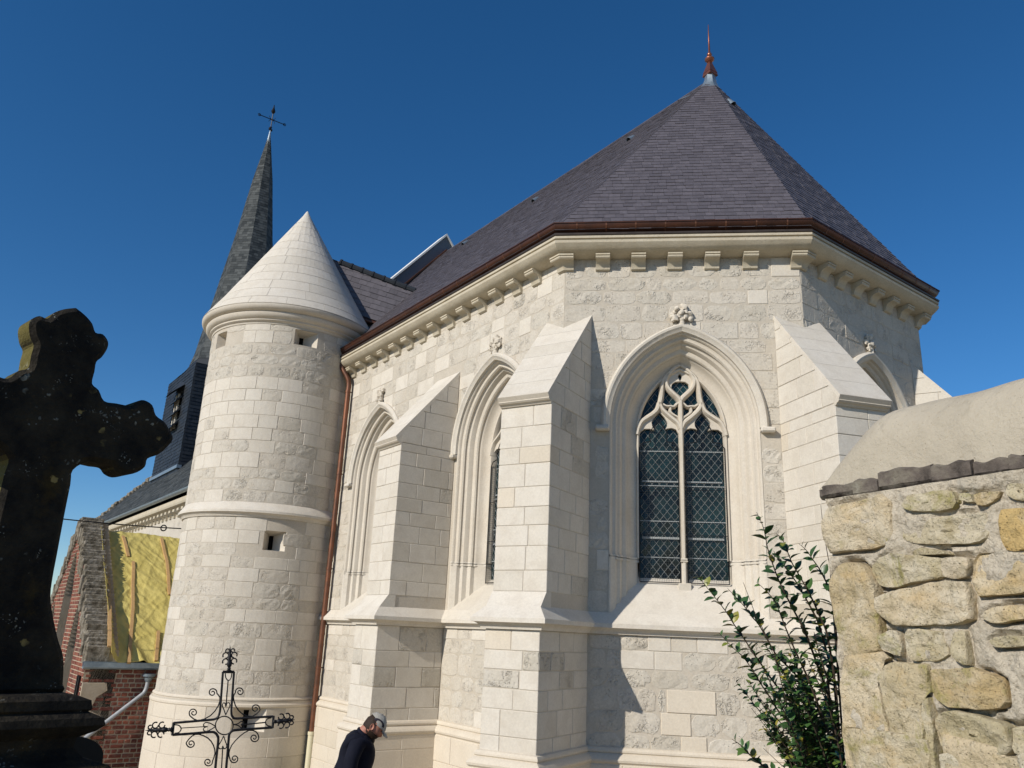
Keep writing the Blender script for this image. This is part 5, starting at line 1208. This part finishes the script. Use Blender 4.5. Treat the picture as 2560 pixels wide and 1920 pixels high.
for i in range(nu+1):
    a = .012+WLEN*(i/nu)**1.5; e = min(1, (a-.0)/.34); hs_ = (1-(1-e)**2.1)
    hs_ = hs_*(1+.035*mnoise.noise(Vector((a*2.5, 0, 0))))
    for k in range(ns+1):
        g = pi*k/ns; o = -WTH/2-.01+(WTH/2+.005)*cos(g); zt = ZL+.05+.33*hs_*sin(g)**.8
        V.append(FW_(a, o-.02*max(0, cos(g))+.006*mnoise.noise(Vector((a*7, k*.5, 1))), zt+.008*mnoise.noise(Vector((a*5, k*.4, 4)))))
for i in range(nu):
    for k in range(ns): q = i*(ns+1)+k; F.append((q, q+1, q+ns+2, q+ns+1))
F += [tuple(range(ns+1))[::-1]]; mk('coping', V, F, 'coping_mortar', rw, 60)

# ================================================================== shrub behind the wall end
base = px_depth((2120, 2080), 4.35); gz = terrain(base.x, base.y); base.z = gz
shrub = empty('shrub', base, 'leggy dark green shrub with arching twigs beside the rubble wall', 'shrub')
STEMS = [[(1741, 1435), (1765, 1466), (1795, 1503), (1819, 1535), (1835, 1561), (1861, 1598), (1883, 1633), (1908, 1668), (1934, 1705), (1965, 1744), (2006, 1785), (2068, 1867)], [(1819, 1471), (1839, 1492), (1861, 1516), (1880, 1542), (1900, 1566), (1938, 1633), (1965, 1662), (1996, 1695), (2027, 1744), (2068, 1806)],
 [(1891, 1455), (1917, 1479), (1939, 1507), (1954, 1544), (1973, 1592), (1990, 1631), (2012, 1678), (2027, 1713), (2070, 1830)], [(1891, 1280), (1906, 1312), (1914, 1344), (1919, 1370), (1930, 1405), (1945, 1446), (1960, 1479), (1980, 1518), (2004, 1563), (2019, 1596), (2070, 1740), (2095, 1850)],
 [(1939, 1333), (1956, 1348), (1969, 1379), (1980, 1407), (1999, 1440), (2015, 1468), (2034, 1505), (2051, 1544), (2069, 1590), (2090, 1720)], [(1997, 1359), (2015, 1375), (2030, 1396), (2047, 1420), (2058, 1440), (2069, 1463), (2080, 1500), (2092, 1600), (2100, 1750)], [(1934, 1377), (1948, 1398), (1967, 1424), (1989, 1453), (2008, 1485), (2032, 1529), (2050, 1570), (2085, 1700)],
 [(1797, 1582), (1830, 1617), (1858, 1643), (1883, 1678), (1903, 1711), (1924, 1742), (1944, 1775), (1975, 1811), (2016, 1867), (2060, 1930)], [(1830, 1848), (1852, 1863), (1875, 1887), (1910, 1915), (1980, 1950)], [(1905, 1601), (1938, 1650), (1965, 1690), (1990, 1730), (2030, 1790)], [(1963, 1590), (1985, 1640), (2000, 1690), (2030, 1750)], [(2035, 1580), (2050, 1640), (2070, 1700)]]
TWIG = [[(1858, 1456), (1875, 1500), (1891, 1542), (1906, 1570), (1935, 1630)], [(1867, 1703), (1900, 1745), (1935, 1790), (1975, 1830), (2020, 1880)], [(1879, 1771), (1910, 1812), (1945, 1860), (1985, 1908), (2010, 1940)], [(2052, 1262), (2056, 1300), (2062, 1345), (2075, 1420)], [(1908, 1870), (1945, 1905), (1980, 1935)]]
random.seed(23)
for i in range(46):
    bx, by = random.uniform(1995, 2125), random.uniform(1900, 1990); L = random.uniform(140, 330); an = rad(random.uniform(100, 132)); x1, y1 = bx+cos(an)*L, by-sin(an)*L
    if x1 < 1900 and y1 < 1700: continue
    STEMS.append([(x1, y1), ((x1+bx)/2+random.uniform(2, 16), (y1+by)/2+random.uniform(-8, 8)), (bx, by)])
leafs = []; lrest = MB(); LS = []
def leaf_mesh(p, d, nrm, L, w_):
    sidev = d.cross(nrm).normalized(); nrm = sidev.cross(d); V = []
    for t, ww in ((0, .02), (.3, .85), (.55, 1.), (.8, .6), (1., .0)):
        c = p+d*(L*t)-nrm*(L*.18*t*t)
        V += [c-sidev*(w_*ww*.5)+nrm*(.16*w_*ww), c, c+sidev*(w_*ww*.5)+nrm*(.16*w_*ww)]
    F = []
    for i in range(4): q = i*3; F += [(q, q+1, q+4, q+3), (q+1, q+2, q+5, q+4)]
    return V, F
for si, S in enumerate(STEMS+TWIG):
    twig = si >= len(STEMS); dp_ = 4.2+random.uniform(-.28, .3) if si > 11 else 4.15+random.uniform(-.12, .12)
    P = smooth_path([px_depth(p, dp_+.03*random.uniform(-1, 1)) for p in S], 5)
    P.append(P[-1].lerp(base, .5)); P.append(base+Vector((random.uniform(-.12, .12), random.uniform(-.1, .1), 0)))
    n_ = len(P); V, F = tube(P, [.0012+.0045*min(1, i/(n_*.8)) if not twig else .0012+.0015*i/n_ for i in range(n_)], 5); mk('stem', V, F, 'stem_bark', shrub, 60)
    if twig: continue
    acc = 0; kk = 0
    for i in range(n_-3):
        seg = (P[i+1]-P[i]); acc += seg.length
        while acc > (.018 if si < 12 else .0125):
            acc -= (.018 if si < 12 else .0125); kk += 1; f = random.random(); p = P[i].lerp(P[i+1], f); t = -seg.normalized()
            sd_ = t.orthogonal().normalized(); ang = kk*2.4+random.uniform(-.5, .5); sd_ = (Matrix.Rotation(ang, 3, t) @ sd_)
            d = (t*.55+sd_+Vector((0, 0, .1))).normalized(); sz = (.023+.018*min(1, i/10))*random.uniform(.75, 1.45)
            LS.append((sz, *leaf_mesh(p, d, (Vector((0, 0, 1))*.7+t*.6+Vector((random.uniform(-.5, .5), random.uniform(-.5, .5), 0))), sz*1.35, sz*.82)))
LS.sort(key=lambda q: -q[0])
for i, (sz, V, F) in enumerate(LS):
    if i < 300: mk('leaf', V, F, 'leaf', shrub, 60)
    else: lrest.add(V, F, random.random())
lrest.build('leaf_mass', 'leaf', shrub, 60, 'stuff')

# ================================================================== person
random.seed(5)
hc = px_depth((925, 1812), 8.0); FPn = Fr(hc.xy, math.atan2(-hc.x, hc.y)-0.0); gzp = terrain(hc.x, hc.y)-H   # a to the right, o towards the camera
hz = hc.z-H
person = empty('person', FPn(-.12, 0, gzp), 'man in navy jacket and grey cap looking down beside the buttress', 'person')
SCL = 8.0/FPX*1.02
def pp_(x, y, o=0.):    # zoom tile (820, 1750) 200 x 170 px -> 1952 x 1659
    a, z = px_plane((820+x*200/1952, 1750+y*170/1659), FPn); return FPn(a, o, z)
def skin(name, verts, edges, mat, par, rootv=0, sub=2):
    c = sum((Vector(v[0]) for v in verts), Vector())/len(verts)
    me = bpy.data.meshes.new(name); me.from_pydata([Vector(v[0])-c for v in verts], edges, []); o = link(name, me, par, c); me.materials.append(M[mat])
    md = o.modifiers.new('skin', 'SKIN'); md.use_smooth_shade = True
    for i, v in enumerate(verts): r = v[1]; me.skin_vertices[0].data[i].radius = r if isinstance(r, tuple) else (r, r)
    for i in range(len(verts)): me.skin_vertices[0].data[i].use_root = (i == rootv)
    s_ = o.modifiers.new('sub', 'SUBSURF'); s_.levels = sub; s_.render_levels = sub
    return o
g0 = gzp
T_ = lambda a, o, z: FPn(a, o, z)
nk = px_plane((820+870*200/1952, 1750+760*170/1659), FPn); na, nz2 = nk
ca = na-.13      # chest axis
hip = (ca-.10, g0+.96); ch = (ca-.02, nz2-.30)
# body in dark clothes: pelvis, spine, shoulders, arms, legs (one skin)
pv = lambda x, y: px_plane((820+x*200/1952, 1750+y*170/1659), FPn)
Vb = [(T_(hip[0], 0, hip[1]), (.17, .17))]; Eb = []
for (x, y), r in (((700, 1500), (.17, .19)), ((715, 1250), (.155, .20)), ((745, 1040), (.125, .19)), ((805, 860), (.085, .12)), ((850, 790), (.07, .075))):
    a_, z_ = pv(x, y); Eb.append((len(Vb)-1, len(Vb))); Vb.append((T_(a_, 0, z_), r))
for s_ in (1, -1):
    b0 = len(Vb); sa, sz_ = pv(740, 960)
    Vb += [(T_(sa, .185*s_, sz_), .085), (T_(sa-.045, .235*s_, sz_-.15), .075), (T_(sa-.05, .25*s_, sz_-.30), .066), (T_(sa+.03, .22*s_, sz_-.46), .055), (T_(sa+.11, .19*s_, sz_-.55), .042)]
    Eb += [(3, b0), (b0, b0+1), (b0+1, b0+2), (b0+2, b0+3), (b0+3, b0+4)]
hnd = (sa+.12, sz_-.56)
jk = skin('jacket', Vb, Eb, 'jacket', person)
Vl = [(T_(hip[0], 0, hip[1]+.02), (.145, .12))]; El = []
for s_ in (1, -1):
    b0 = len(Vl); Vl += [(T_(hip[0], .09*s_, hip[1]-.10), .092), (T_(hip[0]+.03+.06*s_, .095*s_, g0+.50), .066), (T_(hip[0]+.06*s_, .095*s_, g0+.28), .060), (T_(hip[0]-.02+.10*s_, .095*s_, g0+.09), .048)]
    El += [(0, b0), (b0, b0+1), (b0+1, b0+2), (b0+2, b0+3)]
    x = hip[0]-.02+.10*s_; skin('boot', [(T_(x-.04, .095*s_, g0+.055), .05), (T_(x+.05, .095*s_, g0+.05), .05), (T_(x+.17, .095*s_, g0+.04), .04)], [(0, 1), (1, 2)], 'cap_dark', person)
skin('trousers', Vl, El, 'trousers', person)
for s_ in (1, -1):   # hands with fingers
    w_ = (hnd[0], .18*s_, hnd[1]); Vh = [(T_(*w_), .026), (T_(w_[0]+.05, w_[1], w_[2]-.045), (.036, .018))]; Eh = [(0, 1)]
    for q in range(4):
        y = w_[1]+(-.028+.019*q)*1.0; b0 = len(Vh); Lf = (.075, .085, .08, .062)[q]
        Vh += [(T_(w_[0]+.075, y, w_[2]-.07), .0095), (T_(w_[0]+.075+Lf*.5, y, w_[2]-.085-Lf*.3), .0085), (T_(w_[0]+.07+Lf*.6, y, w_[2]-.085-Lf*.75), .0075)]; Eh += [(1, b0), (b0, b0+1), (b0+1, b0+2)]
    b0 = len(Vh); Vh += [(T_(w_[0]+.045, w_[1]-.035*s_, w_[2]-.03), .011), (T_(w_[0]+.085, w_[1]-.05*s_, w_[2]-.045), .0095), (T_(w_[0]+.115, w_[1]-.045*s_, w_[2]-.065), .008)]; Eh += [(1, b0), (b0, b0+1), (b0+1, b0+2)]
    skin('hand', Vh, Eh, 'skin', person)
# head: lofted profile in the head's own axes, tilted down
tilt = rad(-52)          # face direction below the horizontal towards the right
hcx, hcz = px_plane((820+1130*200/1952, 1750+640*170/1659), FPn)
fx, fz = cos(rad(-38)), sin(rad(-38)); ux, uz = -fz, fx     # face dir, crown dir
def hd_(f, s, u): return FPn(hcx+f*fx+u*ux, s, hcz+f*fz+u*uz)
V = []; F = []; nu, nv = 32, 24
for j in range(nv+1):
    th = pi*j/nv; cu, su = cos(th), sin(th)
    for i in range(nu):
        g = 2*pi*i/nu; f, s, u = su*cos(g)*.100, su*sin(g)*.075, cu*.118
        if u < -.02 and f > 0: k = min(1, (-u-.02)/.08); s *= 1-.28*k; f *= 1-.06*k            # jaw
        if f > .05: f -= .012*max(0, 1-abs((u-.012)/.022))*(.6 if abs(s) > .012 else 0)      # eye sockets
        if f > .06 and abs(s) < .022:                                                       # nose
            nsn = max(0, 1-abs(s)/.02); f += nsn*(.030*max(0, 1-abs((u+.028)/.030)) if u < -.0 else .012*max(0, 1-u/.03))
        if f > .05 and abs(s) < .035 and -.085 < u < -.05: f += .006*(1-abs(s)/.035)           # mouth
        V.append(hd_(f, s, u))
for j in range(nv):
    for i in range(nu): i2 = (i+1) % nu; F.append((j*nu+i, j*nu+i2, (j+1)*nu+i2, (j+1)*nu+i))
b = MB(); b.add(V, F)
b.add(*tube([hd_(-.035, 0, -.05), pp_(900, 760), pp_(840, 830), pp_(800, 900)], [.055, .060, .066, .07], 14))
head = b.build('head', 'skin', person, 70)
for s_ in (1, -1):
    V = []; F = []
    for i in range(12):
        g = 2*pi*i/12; e, q = cos(g), sin(g)
        for r, o in ((1., .0), (.85, .016), (.5, .010)): V.append(hd_(-.018+.021*e*r-.006*q, (.073+o)*s_, -.012+.034*q*r))
    V.append(hd_(-.018, .076*s_, -.012))
    for i in range(12):
        j = (i+1) % 12
        for r in range(2): F.append((3*i+r, 3*j+r, 3*j+r+1, 3*i+r+1))
        F.append((3*i+2, 3*j+2, 36))
    mk('ear', V, F, 'skin', head, 70)
    mk('eye', *blob(hd_(.078, .032*s_, .012), .011, 1, 0, 0), 'cap_dark', head, 60)
def shell(cond, grow, mat, name):
    V = []; F = []; vi = {}
    nu, nv = 36, 28
    def pos(i, j):
        th = pi*j/nv; g = 2*pi*i/nu; return sin(th)*cos(g)*(.100+grow), sin(th)*sin(g)*(.075+grow), cos(th)*(.118+grow)
    for j in range(nv):
        for i in range(nu):
            q = [(i, j), ((i+1) % nu, j), ((i+1) % nu, j+1), (i, j+1)]; c = [sum(pos(*p)[k] for p in q)/4 for k in range(3)]
            if not cond(*c): continue
            f = []
            for p in q:
                if p not in vi:
                    vi[p] = len(V); x = pos(*p); n_ = 1+.07*mnoise.noise(Vector(x)*38); V.append(hd_(*[y*n_ for y in x]))
                f.append(vi[p])
            F.append(tuple(f))
    return mk(name, V, F, mat, head, 60)
shell(lambda f, s, u: f < -.005-.3*max(0, u-.02) and u > -.085 and not (f > -.04 and abs(s) > .06 and u < .02), .006, 'hair', 'hair')
def beard(f, s, u): return f > -.012 and u < -.045-.25*max(0, .03-abs(s)) and not (-.073 < u < -.058 and abs(s) < .02 and f > .06)
shell(beard, .013, 'hair', 'beard'); V, F = blob(hd_(.062, 0, -.118), .045, 2, .25, 3, (1, 1, 1)); mk('beard', V, F, 'hair', head, 60)
# cap
cap = shell(lambda f, s, u: u > .036+.28*f*(-1)*0-.10*max(0, -f)*0+.02*(f < -.02)-.16*f, .016, 'cap_cloth', 'cap')
V = []; F = []
for i in range(13):
    s = -.072+.144*i/12; e = sqrt(max(0, 1-(s/.074)**2))
    for f, u in ((.070+.035*e, .028), (.10+.045*e, .022-.10*s*s*6), (.115+.060*e, .006-.10*s*s*8), (.115+.060*e, .000-.10*s*s*8), (.07+.035*e, .020)): V.append(hd_(f, s, u))
for i in range(12):
    for q in range(4): F.append((5*i+q, 5*i+5+q, 5*i+6+q, 5*i+1+q))
mk('cap_brim', V, F, 'cap_cloth', head, 50)
for s_ in (1,):   # dark arched panel on the side of the cap
    V = []; F = []
    for i in range(11):
        g = pi*i/10; f0, u0 = .012+.062*cos(g)*-1, .062
        for r in (1., .62): f, u = .012-.066*cos(g)*r, .050+.040*sin(g)*r; q = sqrt(max(.001, 1-(f/.118)**2-(u/.136)**2)); V.append(hd_(f, q*.0945+.001, u))
    for i in range(10): F.append((2*i, 2*i+2, 2*i+3, 2*i+1))
    mk('cap_panel', V, F, 'cap_dark', head, 60)
b = MB()
ca0, ca1, cz0 = pv(755, 715), pv(985, 930), None
cL_, cR_ = Vector(ca0), Vector(ca1); L = []
for i in range(25):
    g = 2*pi*i/24; q = (cL_+cR_)/2+(cR_-cL_)/2*cos(g); L.append(FPn(q.x, .075*sin(g), q.y+.006*sin(2*g)))
V, F = tube(L, .019, 8); mk('collar', V, F, 'jacket', person, 60)
bpy.context.view_layer.update()
